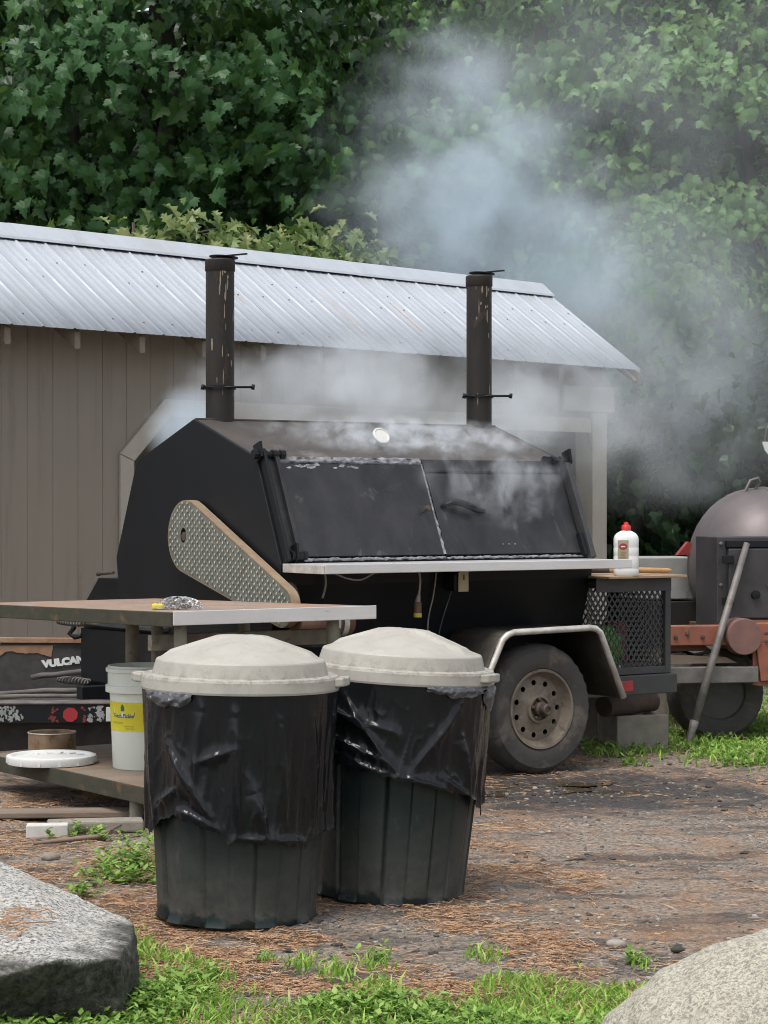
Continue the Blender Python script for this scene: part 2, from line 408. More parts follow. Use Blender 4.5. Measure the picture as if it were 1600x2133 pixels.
def scatter(n, ylo, yhi, half=.19, xmax=None):
    u = RNG.random(n); Y = 1 / (1 / yhi + u * (1 / ylo - 1 / yhi))       # denser near the camera, as seen
    X = (RNG.random(n) * 2 - 1) * half * Y
    return X, Y
X, Y = scatter(200000, 4.9, 13.0)
clump = fbm(X * 1.1 + 3, Y * 1.1, 40, 4) * .6 + fbm(X * 4.5, Y * 4.5, 44, 3) * .4
mudm = np.exp(-(((X - .9) / .9)**2 + ((Y - 9.6) / .7)**2))
keep = (RNG.random(len(X)) < np.clip((clump - .45) * 5, .02, .7) * (1 - .85 * mudm)) ; X = X[keep]; Y = Y[keep]
n = len(X); a = RNG.random(n) * 2 * np.pi; L = .010 + RNG.random(n) * .024; wd = .0004 + RNG.random(n) * .0006
dx, dy = np.cos(a), np.sin(a); bend = (RNG.random(n) - .5) * .35
pts = []
for s, ww in ((-1, .6), (0, 1), (1, .4)):
    cx = X + dx * L * s - dy * L * bend * (s * s - .5); cy_ = Y + dy * L * s + dx * L * bend * (s * s - .5)
    cz = gz(cx, cy_) + .003 + RNG.random(n) * .006
    pts += [np.stack([cx - dy * wd * ww, cy_ + dx * wd * ww, cz], -1), np.stack([cx + dy * wd * ww, cy_ - dx * wd * ww, cz + .001], -1)]
V = np.stack(pts, 1).reshape(-1, 3); base = np.arange(n)[:, None] * 6
F = np.concatenate([base + np.array([[0, 1, 3, 2]]), base + np.array([[2, 3, 5, 4]])], 0)
tag(mesh_np('pine_needles', V, F, NEEDLE), 'orange brown pine needles strewn over the dirt yard', 'pine needles', kind='stuff')

def stones(n, ylo, yhi, smin, smax, mat, name, label, cat, mask=None, flat=.6):
    X, Y = scatter(n, ylo, yhi)
    if mask is not None:
        k = RNG.random(n) < mask(X, Y); X = X[k]; Y = Y[k]
    n = len(X)
    t = (1 + 5**.5) / 2
    iv = np.array([(-1,t,0),(1,t,0),(-1,-t,0),(1,-t,0),(0,-1,t),(0,1,t),(0,-1,-t),(0,1,-t),(t,0,-1),(t,0,1),(-t,0,-1),(-t,0,1)]) / 1.9
    jf = np.array([(0,11,5),(0,5,1),(0,1,7),(0,7,10),(0,10,11),(1,5,9),(5,11,4),(11,10,2),(10,7,6),(7,1,8),(3,9,4),(3,4,2),(3,2,6),(3,6,8),(3,8,9),(4,9,5),(2,4,11),(6,2,10),(8,6,7),(9,8,1)])
    s = smin + (smax - smin) * RNG.random(n)**3
    V = iv[None] * (1 + (RNG.random((n, 12, 1)) - .5) * .6) * s[:, None, None]
    V = V * np.stack([np.ones(n), .6 + .5 * RNG.random(n), flat * (.6 + .5 * RNG.random(n))], -1)[:, None]
    a = RNG.random(n) * 6.28; c, q = np.cos(a)[:, None], np.sin(a)[:, None]
    vx = V[..., 0] * c - V[..., 1] * q + X[:, None]; vy = V[..., 0] * q + V[..., 1] * c + Y[:, None]
    vz = V[..., 2] + (gz(X, Y) + s * .12)[:, None]
    F = (np.arange(n)[:, None, None] * 12 + jf[None]).reshape(-1, 3)
    return tag(mesh_np(name, np.stack([vx, vy, vz], -1).reshape(-1, 3), F, mat), label, cat, kind='stuff')
stones(20000, 4.9, 10, .0025, .012, PEBBLE, 'gravel', 'small pale gravel bits mixed into the dirt', 'gravel', lambda x, y: np.clip((vn(x * 2, y * 2, 71) - .25) * 1.6, .05, 1))
stones(8000, 5.0, 11.5, .004, .018, CLOD, 'dirt_clods', 'dark crumbs of mud and charcoal on the ground', 'dirt', lambda x, y: np.clip((fbm(x * 1.6, y * 1.6, 77, 3) - .42) * 4, .02, 1) + np.exp(-(((x - .9) / .8)**2 + ((y - 9.7) / .5)**2)), .45)

# ---- grass and low weeds
GRASSM = island_mat('grass_blades', [(0, (.14, .27, .04)), (.55, (.26, .46, .07)), (.9, (.44, .60, .14)), (1, (.50, .46, .21))], .6, trans=.35)
WEEDM = island_mat('weed_leaves', [(0, (.10, .20, .036)), (.6, (.20, .34, .065)), (1, (.34, .47, .13))], .55, trans=.32)
def front_mask(X, Y):
    x = 800 + FPX * X / Y; y = 1054 + FPX * CAM_H / Y
    yb = np.interp(x, [-400, 200, 285, 350, 430, 500, 600, 720, 850, 960, 1010, 1120, 1250, 1340, 1420, 2000], [2150, 2060, 1968, 1972, 2010, 2062, 2078, 2052, 2072, 2044, 2012, 1996, 2010, 2040, 2080, 2120])
    nz = (fbm(X * 6, Y * 6, 90, 3) - .5) * 190
    m = np.clip((y - yb + nz) / 45, 0, 1)
    bare = np.clip((fbm(X * 5 + 9, Y * 5, 95, 3) - .50) * 6, 0, .8)
    m = m * (1 - bare * np.clip((2120 - y) / 60, .3, 1))
    tuft = np.zeros_like(m)
    for tx, ty, tr in ((550, 2005, 26), (630, 2010, 40), (700, 2030, 45), (790, 2010, 45), (1020, 2000, 35), (985, 1995, 25), (1340, 2010, 25), (1320, 2000, 18)):
        tuft = np.maximum(tuft, np.clip(1.25 - np.hypot((x - tx) / tr, (y - ty) / (tr * .55)), 0, 1))
    return np.maximum(m, tuft * .8)
def back_mask(X, Y):
    x = 800 + FPX * X / Y; y = 1054 + FPX * CAM_H / Y
    yb = np.interp(x, [1180, 1230, 1300, 1450, 1600, 1800], [1500, 1592, 1590, 1598, 1606, 1610])
    m = np.clip((yb - y + (fbm(X * 7, Y * 7, 98, 3) - .5) * 60) / 14, 0, 1) * (x > 1195)
    return m * np.clip((fbm(X * 3, Y * 3, 99, 3) - .30) * 5, .12, 1)
def blades(X, Y, hmin, hmax, name, label):
    n = len(X); h = hmin + (hmax - hmin) * RNG.random(n)**1.5; a = RNG.random(n) * 6.28; wd = h * .045 + .0012
    la = RNG.random(n) * 6.28; lean = .25 + RNG.random(n) * .7
    ex, ey = np.cos(a) * wd, np.sin(a) * wd; z0 = gz(X, Y)
    P = []
    for t, k in ((0, 1), (.5, .85), (1, .08)):
        cx = X + np.cos(la) * lean * h * t * t; cy_ = Y + np.sin(la) * lean * h * t * t; cz = z0 + h * (t - .22 * t * t)
        P += [np.stack([cx - ex * k, cy_ - ey * k, cz], -1), np.stack([cx + ex * k, cy_ + ey * k, cz], -1)]
    V = np.stack(P, 1).reshape(-1, 3); base = np.arange(n)[:, None] * 6
    F = np.concatenate([base + np.array([[0, 1, 3, 2]]), base + np.array([[2, 3, 5, 4]])], 0)
    return tag(mesh_np(name, V, F, GRASSM), label, 'grass', kind='stuff')
def weeds(X, Y, hmax, size, name, label, per=9):
    n = len(X); H = hmax * (.35 + .65 * RNG.random(n)); la = RNG.random(n) * 6.28; ln = RNG.random(n) * .7
    t = np.tile((np.arange(per) + .5) / per, (n, 1)); h = H[:, None] * t
    px = X[:, None] + np.cos(la)[:, None] * ln[:, None] * h; py = Y[:, None] + np.sin(la)[:, None] * ln[:, None] * h; pz = gz(X, Y)[:, None] + h
    px, py, pz = px.ravel(), py.ravel(), pz.ravel(); m = len(px)
    a = RNG.random(m) * 6.28; L = size * (.6 + .8 * RNG.random(m)); W = L * (.2 + .12 * RNG.random(m)); up = RNG.random(m) * .9 - .15
    d = np.stack([np.cos(a), np.sin(a), up], -1); d /= np.linalg.norm(d, axis=1)[:, None]
    s = np.stack([-np.sin(a), np.cos(a), (RNG.random(m) - .5) * .8], -1)
    o = np.stack([px, py, pz], -1)
    V = np.stack([o, o + d * L[:, None] * .45 + s * W[:, None], o + d * L[:, None], o + d * L[:, None] * .45 - s * W[:, None]], 1).reshape(-1, 3)
    F = np.arange(m)[:, None] * 4 + np.array([[0, 1, 2, 3]])
    return V, F
X, Y = scatter(90000, 4.7, 6.6, .19); k = RNG.random(len(X)) < front_mask(X, Y) * .48; X, Y = X[k], Y[k]
kk = vn(X * 3 + 2, Y * 3, 111) + (RNG.random(len(X)) - .5) * .6 > .24
blades(X[kk], Y[kk], .015, .05, 'grass', 'bright green grass growing at the front edge of the yard')
V, F = weeds(X[~kk][::2], Y[~kk][::2], .05, .021, '', '')
tag(mesh_np('low_weeds', V, F, WEEDM), 'low small leaved weeds among the grass in front', 'weeds', kind='stuff')
X, Y = scatter(60000, 10.2, 15.0, .26); k = RNG.random(len(X)) < back_mask(X, Y) * .8; X, Y = X[k], Y[k]
blades(X[::2], Y[::2], .03, .085, 'grass', 'grass around the tank smoker wheel and concrete block')
V, F = weeds(X[1::4], Y[1::4], .05, .026, '', '', 7)
tag(mesh_np('low_weeds', V, F, WEEDM), 'low broad leaved weeds beside the concrete block', 'weeds', kind='stuff')
for px, py, n, hm, r, lab in ((285, 1812, 60, .10, .075, 'green weed clump beside the left trash can'), (250, 1838, 40, .06, .06, 'low sprawling weed near the foot of the left can'), (165, 1868, 10, .07, .018, 'tiny weed sprout behind the grey boulder'),
                          (190, 1745, 26, .05, .09, 'weeds growing over the white block under the table')):
    g = gnd(px, py); q = RNG.normal(0, r, (n, 2))
    V, F = weeds(g.x + q[:, 0], g.y + q[:, 1], hm, .028, '', '', 8)
    tag(mesh_np('weed', V, F, WEEDM), lab, 'weed', kind='stuff')

# ================================================================== SHED
SRZ = R(46.6)
shed = empty('shed', (-1.648, 14.0, 0), SRZ, 'taupe board shed with silver metal roof behind the black smoker', 'shed')
S0, S1 = -3.6, 4.9
EZ, EY, RZ_, RY = 2.25, -.40, 2.93, .57
slope = (RZ_ - EZ) / (RY - EY)
def zbot(s):
    if s < .11 or s > 4.71: return 0.0
    if s < .407: return 1.48 + (s - .11) / .297 * .286
    return 1.766
# siding planks, each its own piece
k = 0; s = S0; pw = .193
while s < S1 - .01:
    e = min(s + pw, S1)
    zt = 2.46; a, b2 = s + .0012, e - .0012
    poly = [(a, 0, zbot(a + .001)), (b2, 0, zbot(b2 - .001)), (b2, 0, zt), (a, 0, zt)]
    if a < .11 < b2: poly = [(a, 0, 0), (.11, 0, 0), (.11, 0, 1.48), (b2, 0, zbot(b2)), (b2, 0, zt), (a, 0, zt)]
    MB().prism(poly, (0, .016, 0)).build('plank', SIDING, shed, bev=.001, seg=1)
    s = e; k += 1
bx('wall_backing', S0, .1, .018, .05, 0, 2.4, SIDING, shed, 0)
bx('wall_backing', .1, S1, .018, .05, 1.80, 2.4, SIDING, shed, 0)
# opening trim: jamb, chamfer, header, post
MB().prism([(0, -.022, 0), (.11, -.022, 0), (.11, -.022, 1.478), (0, -.022, 1.52)], (0, .02, 0)).build('jamb_trim', TRIM, shed, bev=.002)
MB().prism([(.0, -.024, 1.523), (.112, -.024, 1.481), (.41, -.024, 1.766), (.365, -.024, 1.878)], (0, .021, 0)).build('corner_trim', TRIM, shed, bev=.002)
MB().prism([(.413, -.022, 1.766), (4.70, -.022, 1.766), (4.70, -.022, 1.876), (.368, -.022, 1.876)], (0, .02, 0)).build('header_trim', TRIM, shed, bev=.002)
bx('corner_post', 4.71, 4.888, -.03, .14, 0, 1.92, TRIM, shed, .004)
bx('header_board', 4.33, 4.96, -.05, -.025, 1.925, 2.12, TRIM, shed, .004)
bx('end_wall', 4.86, 4.9, .15, 1.5, 0, 2.3, SIDING, shed, 0)
bx('end_wall', S0, S0 + .04, .05, 1.5, 0, 2.3, SIDING, shed, 0)
bx('back_wall', S0, 4.9, 1.5, 1.54, 0, 2.2, SIDING, shed, 0)
bx('partition', 0.0, .04, .05, 1.5, 0, 2.3, SIDING, shed, 0)
# rafter tails
rt = MB().prism([(-.022, EY + .03, EZ - .025), (-.022, .016, EZ - .02 + slope * .40), (-.022, .016, EZ - .16 + slope * .4), (-.022, EY + .03, EZ - .125)], (.044, 0, 0)).build('rafter_tail', RAFTER, shed, bev=.002, seg=1)
rs = [-3.2, -2.68, -2.16, -1.64, -1.13, -.62, -.12, .39, .89, 1.40, 1.9, 2.4, 2.9, 3.4, 3.9, 4.4, 4.85]
rt.location.x = rs[0]
for q in rs[1:]: dup(rt, shed, (q, 0, 0))
# roof sheets with raised ribs
def sheet(wd, y0, z0, y1, z1, m=14):
    prof = []
    nr = 4; sp = wd / nr
    for i in range(nr):
        c = i * sp
        prof += [(c, .0075), (c + .007, .0075), (c + .016, .0), (c + .085, .0), (c + .090, .002), (c + .098, .002), (c + .103, 0), (c + .145, 0), (c + .150, .002), (c + .158, .002), (c + .163, 0), (c + sp - .009, .0), (c + sp - .001, .007)]
    sl = (z1 - z0) / (y1 - y0); nrm = Vector((0, -sl, 1)).normalized()
    P = [[Vector((x, y0 + (y1 - y0) * t, z0 + (z1 - z0) * t)) + nrm * h for x, h in prof] for t in (0, .5, 1)]
    return MB().grid(P)
PW = .9144; rx0 = S1 - .10 - PW * 9 + .0
rp = sheet(PW, EY - .02, EZ - .014, RY, RZ_, 14).build('roof_panel', GALV, shed, auto=40, solid=.0015)
for i in range(9):
    c = rp if i == 0 else dup(rp, shed)
    c.location = (4.80 - PW * (i + 1), 0, (.0016 if i % 2 else 0))
rb = sheet(PW, 1.62, 2.2, RY, RZ_, 14).build('back_roof_panel', GALV, shed, auto=40, solid=.0015)
for i in range(9):
    c = rb if i == 0 else dup(rb, shed)
    c.location = (4.80 - PW * (i + 1), 0, 0)
# ridge cap pieces
for i, (a, b2) in enumerate(((-3.45, -.4), (-.42, 2.6), (2.58, 4.82))):
    o = .002 * (i % 2)
    rc = MB().grid([[(x, RY - .135, RZ_ - .135 * slope + .018 + o), (x, RY - .125, RZ_ - .125 * slope + .028 + o), (x, RY - .02, RZ_ + .028 + o), (x, RY, RZ_ + .036 + o), (x, RY + .02, RZ_ + .028 + o), (x, RY + .17, RZ_ - .17 * .7 + .04 + o)] for x in (a, b2)])
    rc.build('ridge_cap', GALV, shed, solid=.002)
# screws (tiny) and two rust streaks
sm = MB()
for i in range(36):
    for t in (.10, .50, .66):
        s = 4.80 - i * PW / 4 - .055 - random.random() * .012
        y = EY + (RY - EY) * (t + random.uniform(-.012, .012)); z = EZ + (y - EY) * slope
        if random.random() < .5: sm.box(s - .0045, s + .0045, y - .0045, y + .0045, z, z + .007)
tag(sm.build('roof_screws', SCREWM, shed), kind='stuff')
for s, t0, t1 in ((1.97, .18, .62), (2.62, .25, .58), (1.06, .40, .62)):
    MB().grid([[(s + dx_, EY + (RY - EY) * t, EZ + (RY - EY) * t * slope + .0035) for dx_ in (-.004, .004 + .004 * (t < .5))] for t in np.linspace(t0, t1, 6)]).build('rust_streak', RUSTSTREAK, shed)
bx('rake_board', 4.76, 4.80, EY + .02, RY, 0, .02, TRIM, shed, 0, Matrix(((1,0,0,0),(0,1,0,0),(0,slope,1,EZ-.11+.4*slope),(0,0,0,1))))

# ================================================================== TREES
def leaf_shape(kind):
    if kind == 'maple':
        half = [(.0, 0.), (.22, -.08), (.46, .04), (.42, .17), (.60, .42), (.46, .48), (.36, .56), (.33, .76), (.18, .77), (0, 1.0)]
    elif kind == 'maple_fine':
        half = [(0, 0), (.10, -.05), (.34, -.10), (.30, .03), (.50, .09), (.41, .19), (.63, .40), (.50, .42), (.52, .55), (.35, .50), (.25, .56), (.31, .72), (.20, .72), (.15, .86), (0, 1.0)]
    elif kind == 'oak':
        half = [(.0, 0.), (.10, .12), (.26, .16), (.13, .30), (.40, .44), (.18, .55), (.33, .74), (.13, .80), (0, 1.0)]
    else:
        half = [(.0, 0.), (.22, .12), (.34, .40), (.24, .72), (0, 1.0)]
    R_ = half; Lh = [(-x, y) for x, y in half[1:-1]][::-1]
    out = R_ + Lh
    n = len(out); P = np.array([(0, .42, 0)] + [(x, y, 0) for x, y in out])
    P[:, 2] = np.abs(P[:, 0]) * .45 - (P[:, 1] - .2)**2 * .55
    F = np.array([(0, 1 + i, 1 + (i + 1) % n) for i in range(n)])
    return P, F
LEAFG = {k: leaf_shape(k) for k in ('maple', 'maple_fine', 'oak', 'plain')}
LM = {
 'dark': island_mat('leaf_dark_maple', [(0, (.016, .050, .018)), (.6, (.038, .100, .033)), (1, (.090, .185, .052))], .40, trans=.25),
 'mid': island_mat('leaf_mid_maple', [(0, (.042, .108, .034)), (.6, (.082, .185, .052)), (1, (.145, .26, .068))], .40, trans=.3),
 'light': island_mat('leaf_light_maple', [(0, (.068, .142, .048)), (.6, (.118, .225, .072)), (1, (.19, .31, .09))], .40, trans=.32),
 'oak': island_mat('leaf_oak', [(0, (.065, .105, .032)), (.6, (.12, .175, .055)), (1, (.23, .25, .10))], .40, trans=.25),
 'deep': island_mat('leaf_deep_shade', [(0, (.008, .024, .009)), (.7, (.017, .044, .016)), (1, (.032, .07, .024))], .40, trans=.2)}  # deep: canopy shade put into a darker leaf colour
def leaves_at(o, out, kind, size, jitter=.45, base=None):
    "o (n,3) stem points, out (n,3) outward directions -> verts, faces"
    n = len(o); P, Fb = LEAFG[kind]
    if base is None: base = out * .6 + np.array([0, 0, .62])
    nr = base + RNG.normal(0, jitter, (n, 3))
    nr /= np.linalg.norm(nr, axis=1)[:, None]
    tp = out * .5 + np.array([0, 0, -.8]) + RNG.normal(0, jitter * 1.1, (n, 3))
    tp -= nr * (tp * nr).sum(1)[:, None]; tp /= np.linalg.norm(tp, axis=1)[:, None] + 1e-9
    sd = np.cross(tp, nr)
    s = size * (.4 + .85 * RNG.random(n))[:, None, None]
    V = (P[None, :, 0:1] * sd[:, None] + P[None, :, 1:2] * tp[:, None] + P[None, :, 2:3] * nr[:, None]) * s + o[:, None]
    m = len(P)
    return V.reshape(-1, 3), (np.arange(n)[:, None, None] * m + Fb[None]).reshape(-1, 3), V
def limb(a, b2, r0, r1, sag=.1, n=6):
    a = Vector(a); b2 = Vector(b2); L = (b2 - a).length; pts = []; rs_ = []
    for i in range(n + 1):
        t = i / n; p = a.lerp(b2, t) + Vector((random.uniform(-1, 1), random.uniform(-1, 1), 0)) * .03 * L * math.sin(math.pi * t)
        p.z += sag * L * math.sin(math.pi * t); pts.append(p); rs_.append(r0 + (r1 - r0) * t)
    return pts, rs_
def tree(name, label, X, Y, H, cz, rad, nclump, per, kind, lm, size, rtrunk=.12, single=0, front=.6, spread=.42, drop=.5):
    root = empty(name, (X, Y, 0), 0, label, 'tree', 'trees behind the shed')
    pts, rs_ = limb((0, 0, -.05), (random.uniform(-.2, .2), random.uniform(-.1, .2), H), rtrunk, rtrunk * .3, 0, 9)
    MB().tube(pts, rs_, 9).build('trunk', BARK, root, smooth=True)
    C = []
    while len(C) < nclump:
        d = RNG.normal(0, 1, 3); d /= np.linalg.norm(d)
        if d[1] > .35 and random.random() < front: continue
        r = .55 + .45 * random.random()**.6
        p = np.array([0, 0, cz]) + d * np.array(rad) * r
        if p[2] < .25: continue
        C.append((p, d))
    O = []; D = []; B = []
    for p, d in C:
        cb_ = d * .75 + np.array([0, -.15, .5]) + RNG.normal(0, .3, 3); cb_ /= np.linalg.norm(cb_)
        n = int(per * (.7 + .6 * random.random()))
        q = RNG.normal(0, 1, (n, 3)) * np.array([spread, spread, spread * .38])
        rr = np.hypot(q[:, 0], q[:, 1])
        q[:, 2] -= rr * drop * .6
        O.append(p + q); dd = d[None] * .8 + q / (spread * 2.2); dd /= np.linalg.norm(dd, axis=1)[:, None] + 1e-9; D.append(dd); B.append(cb_[None] + dd * .25)
    O = np.concatenate(O); D = np.concatenate(D); B = np.concatenate(B); k = O[:, 2] > .08; O, D, B = O[k], D[k], B[k]
    if single:
        # the nearest leaves are picked out one by one
        score = O[:, 1] - .0 * O[:, 2]
        vis = (np.abs(X + O[:, 0]) < .165 * (Y + O[:, 1])) & (O[:, 2] < 5.6) & (O[:, 2] > 1.5)
        idx = np.where(vis)[0]; idx = idx[np.argsort(score[idx])][:single]
        P, Fb = LEAFG[kind]
        protos = []
        rest = np.ones(len(O), bool); rest[idx] = False
        me = None
        for j in idx:
            nr = Vector(B[j] + RNG.normal(0, .3, 3)).normalized()
            tp = Vector(D[j] * .45 + np.array([0, 0, -.75]) + RNG.normal(0, .45, 3)); tp = (tp - nr * tp.dot(nr)).normalized(); sd = tp.cross(nr)
            if me is None:
                lf = mesh_np('leaf', P, Fb, LM[lm], root); me = lf.data
            else:
                lf = bpy.data.objects.new('leaf', me); COL.objects.link(lf); lf.parent = root
            s_ = size * random.uniform(.75, 1.25)
            lf.matrix_local = Matrix.Translation(Vector(O[j])) @ Matrix((sd, tp, nr)).transposed().to_4x4() @ Matrix.Scale(s_, 4)
        O, D, B = O[rest], D[rest], B[rest]
    V, F, _ = leaves_at(O, D, kind, size, .36, B)
    tag(mesh_np('crown', V, F, LM[lm], root), kind='stuff')
    order = sorted(range(len(C)), key=lambda i: random.random())[:8]
    for i in order:
        p = C[i][0]; zb = max(.6, min(H * .9, p[2] - .5 * random.random()))
        t = zb / H
        a = Vector((pts[min(9, int(t * 9))].x, pts[min(9, int(t * 9))].y, zb))
        q, qr = limb(a, p, rtrunk * .42 * (1 - .5 * t), .012, .08, 6)
        MB().tube(q, qr, 6).build('branch', BARK, root, smooth=True)
    return root
T = tree
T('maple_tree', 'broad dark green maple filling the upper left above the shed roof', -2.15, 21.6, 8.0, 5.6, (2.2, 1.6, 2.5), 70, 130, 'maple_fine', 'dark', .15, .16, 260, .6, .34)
T('maple_tree', 'brighter maple above the smoke in the upper middle right', 1.5, 22.0, 8.0, 6.0, (1.6, 1.4, 2.3), 60, 125, 'maple_fine', 'mid', .138, .14, 200, .6, .34)
T('oak_sapling', 'low yellowish oak just above the left half of the roof ridge', -2.0, 17.6, 3.4, 2.92, (1.5, .55, .55), 40, 60, 'oak', 'oak', .17, .04, 160, .4, .28)
T('oak_sapling', 'low pale oak beside the smoke above the middle of the ridge', -.55, 19.2, 3.5, 2.85, (.62, .5, .72), 22, 60, 'oak', 'oak', .16, .035, 80, .4, .26)
T('maple_tree', 'light green tree with layered branches along the right edge', 3.3, 21.3, 7.5, 4.4, (1.7, 1.4, 2.5), 72, 140, 'maple_fine', 'light', .115, .13, 200, .6, .36)
T('young_maple', 'smoke veiled young tree right of the shed roof end', 2.25, 20.2, 3.9, 2.75, (.9, .7, 1.15), 34, 110, 'oak', 'light', .13, .06, 100, .5, .32)
T('young_maple', 'low dark bushy tree behind the tank smoker', 3.6, 19.6, 3.0, 1.6, (1.2, .8, 1.2), 50, 50, 'maple', 'deep', .15, .06, 0, .5, .36)
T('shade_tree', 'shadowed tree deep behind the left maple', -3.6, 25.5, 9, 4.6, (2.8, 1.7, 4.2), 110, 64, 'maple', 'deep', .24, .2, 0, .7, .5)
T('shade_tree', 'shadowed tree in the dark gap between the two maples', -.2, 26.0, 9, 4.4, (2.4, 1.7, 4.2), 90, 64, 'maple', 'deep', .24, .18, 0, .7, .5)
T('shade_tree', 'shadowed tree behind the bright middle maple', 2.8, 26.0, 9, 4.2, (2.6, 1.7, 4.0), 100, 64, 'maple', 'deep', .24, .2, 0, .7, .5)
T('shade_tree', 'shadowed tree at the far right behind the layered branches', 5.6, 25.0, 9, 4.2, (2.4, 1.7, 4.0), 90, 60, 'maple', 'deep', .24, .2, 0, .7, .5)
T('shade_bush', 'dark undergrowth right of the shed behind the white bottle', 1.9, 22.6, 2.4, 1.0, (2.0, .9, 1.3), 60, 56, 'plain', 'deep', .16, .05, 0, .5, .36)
# the wood beyond, one mass
n = 26000
O = np.stack([(RNG.random(n) - .5) * 26, 30 + RNG.random(n) * 5, RNG.random(n) * 10 + .1], -1)
V, F, _ = leaves_at(O, np.tile(np.array([0, -1., 0]), (n, 1)), 'plain', .42)
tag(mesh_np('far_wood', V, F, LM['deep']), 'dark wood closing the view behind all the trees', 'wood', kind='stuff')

# ================================================================== BLACK SMOKER TRAILER
TRZ = R(34.5)
sm_ = empty('smoker_trailer', (-.432, 9.676, 0), TRZ, 'big black barbecue smoker trailer with two chimneys and a silver shelf', 'smoker')
BL = 1.71; YC = .753
top_prof = [(0.0, .95), (.205, 1.413), (YC, 1.597), (1.30, 1.413), (1.506, .95)]
low_prof = [(1.49, .86), (1.33, .36), (.175, .36), (.012, .86)]
# end plates
for x0, nm in ((-.012, 'end_panel'), (BL, 'end_panel')):
    MB().prism([(x0, y, z) for y, z in top_prof + low_prof], (.012, 0, 0)).build(nm, BLACK, sm_, bev=.002, seg=1)
def strip(p, q, name, mat, th=.008, x0=.001, x1=BL - .001):
    d = Vector((0, q[0] - p[0], q[1] - p[1])); nn = Vector((0, -d.z, d.y)).normalized() * th
    return MB().prism([(x0, p[0], p[1]), (x1, p[0], p[1]), (x1, q[0], q[1]), (x0, q[0], q[1])], nn).build(name, mat, sm_)
strip((.205, 1.413), (YC, 1.597), 'roof_front', SOOTROOF, -.008)
strip((YC, 1.597), (1.30, 1.413), 'roof_back', SOOTROOF, -.008)
strip((1.30, 1.413), (1.506, .95), 'back_wall', BLACK, -.008)
strip((.012, .86), (.175, .36), 'lower_front', BLACK, .008)
strip((1.49, .86), (1.33, .36), 'lower_back', BLACK, -.008)
strip((.175, .36), (1.33, .36), 'floor_pan', BLACK, .008)
strip((0, .95), (.012, .86), 'belt_plate', BLACK, .008)
bx('ridge_angle', 0, BL, YC - .012, YC + .012, 1.593, 1.602, SOOTROOF, sm_, .002)
# frame for the slanted door plane
dp0 = Vector((0, 0, .95)); dpv = (Vector((0, .205, 1.413)) - dp0); DL = dpv.length; dpu = dpv / DL; dpn = Vector((0, -dpu.z, dpu.y))
def DP(x, v, h=0): return dp0 + Vector((x, 0, 0)) + dpu * v + dpn * h
def dslab(name, x0, x1, v0, v1, h0, h1, mat, bev=.002, parent=None):
    P = [DP(x0, v0, h0), DP(x1, v0, h0), DP(x1, v1, h0), DP(x0, v1, h0)]
    return MB().prism(P, dpn * (h1 - h0)).build(name, mat, parent or sm_, bev=bev)
dslab('front_wall', .001, BL - .001, .0, DL, -.012, -.004, SOOT, 0)
d1 = dslab('door', .085, .85, .028, DL - .035, .002, .016, SOOT)
d2 = dslab('door', .868, 1.655, .028, DL - .075, .002, .014, SOOT)
dslab('upper_flap', .868, 1.66, DL - .069, DL - .004, .002, .011, SOOT)
dslab('door_hinge_strip', .868, 1.66, DL - .073, DL - .062, .014, .019, BLACK, .001)
# left channel frame
dslab('channel', .0, .014, .0, DL + .02, 0, .05, BLACK); dslab('channel', .014, .075, .01, DL, 0, .012, SOOT); dslab('channel', .066, .085, .02, DL - .01, .012, .034, SOOT)
# right closing bar and its link
dslab('side_bar', 1.672, 1.700, -.01, DL - .03, .0, .055, CAGEM); dslab('side_bar', 1.645, 1.662, .01, .12, .016, .045, BLACK)
# hinges: upper left, upper right, lower left
def hinge(x, v, s=1):
    h = MB(); h.tube([DP(x - .07 * s, v, .02), DP(x + .09 * s, v, .02)], .014, 8)
    for q in (-.06, -.02, .035, .075): h.tube([DP(x + q * s - .012, v, .02), DP(x + q * s + .012, v, .02)], .021, 8)
    P = [DP(x - .05 * s, v - .03, .0), DP(x - .05 * s, v + .05, .0), DP(x - .05 * s, v + .045, .06), DP(x - .05 * s, v - .02, .045)]
    h.prism(P, (.012, 0, 0)); h.build('hinge', BLACK, sm_, auto=40)
hinge(.035, DL + .005); hinge(1.66, DL - .005, -1); hinge(.07, .03, .4)
# crusted rope gaskets: lumpy
def rope(a, b_, r, n, name):
    a = Vector(a); b_ = Vector(b_); pts = []; rs_ = []
    for i in range(n + 1):
        t = i / n; j = Vector((0, random.uniform(-1, 1), random.uniform(-1, 1))) * r * .35
        pts.append(a.lerp(b_, t) + j); rs_.append(r * random.uniform(.55, 1.2))
    MB().tube(pts, rs_, 7).build(name, ASH, sm_, smooth=True)
def crust(p0, p1, wv, name, n=90, m=6, amp=.011, seed=1):
    p0 = Vector(p0); p1 = Vector(p1); wv = Vector(wv); P = []
    for i in range(n + 1):
        row = []
        for j in range(m + 1):
            t = i / n; s = j / m
            q = float(fbm(t * 30, s * 3 + seed, seed, 3)); e = float(vn(t * 45, s * 0, seed + 4)) - .5
            row.append(p0.lerp(p1, t) + wv * (s - .5) * (1 + .35 * e) + dpn * (.002 + amp * q * (1 if 0 < j < m else 0)))
        P.append(row)
    return MB().grid(P).build(name, ASH, sm_, smooth=False, auto=60)
crust(DP(.09, DL - .016, .008), DP(.85, DL - .016, .008), dpu * .034, 'gasket', 110, 6, .016, 1); crust(DP(.853, DL - .03, .006), DP(.86, .03, .006), Vector((.018, 0, 0)), 'gasket', 70, 5, .012, 7)
rope(DP(.10, .014, .012), DP(.86, .014, .012), .007, 60, 'gasket'); rope(DP(.87, .014, .010), DP(1.66, .014, .010), .006, 60, 'gasket')
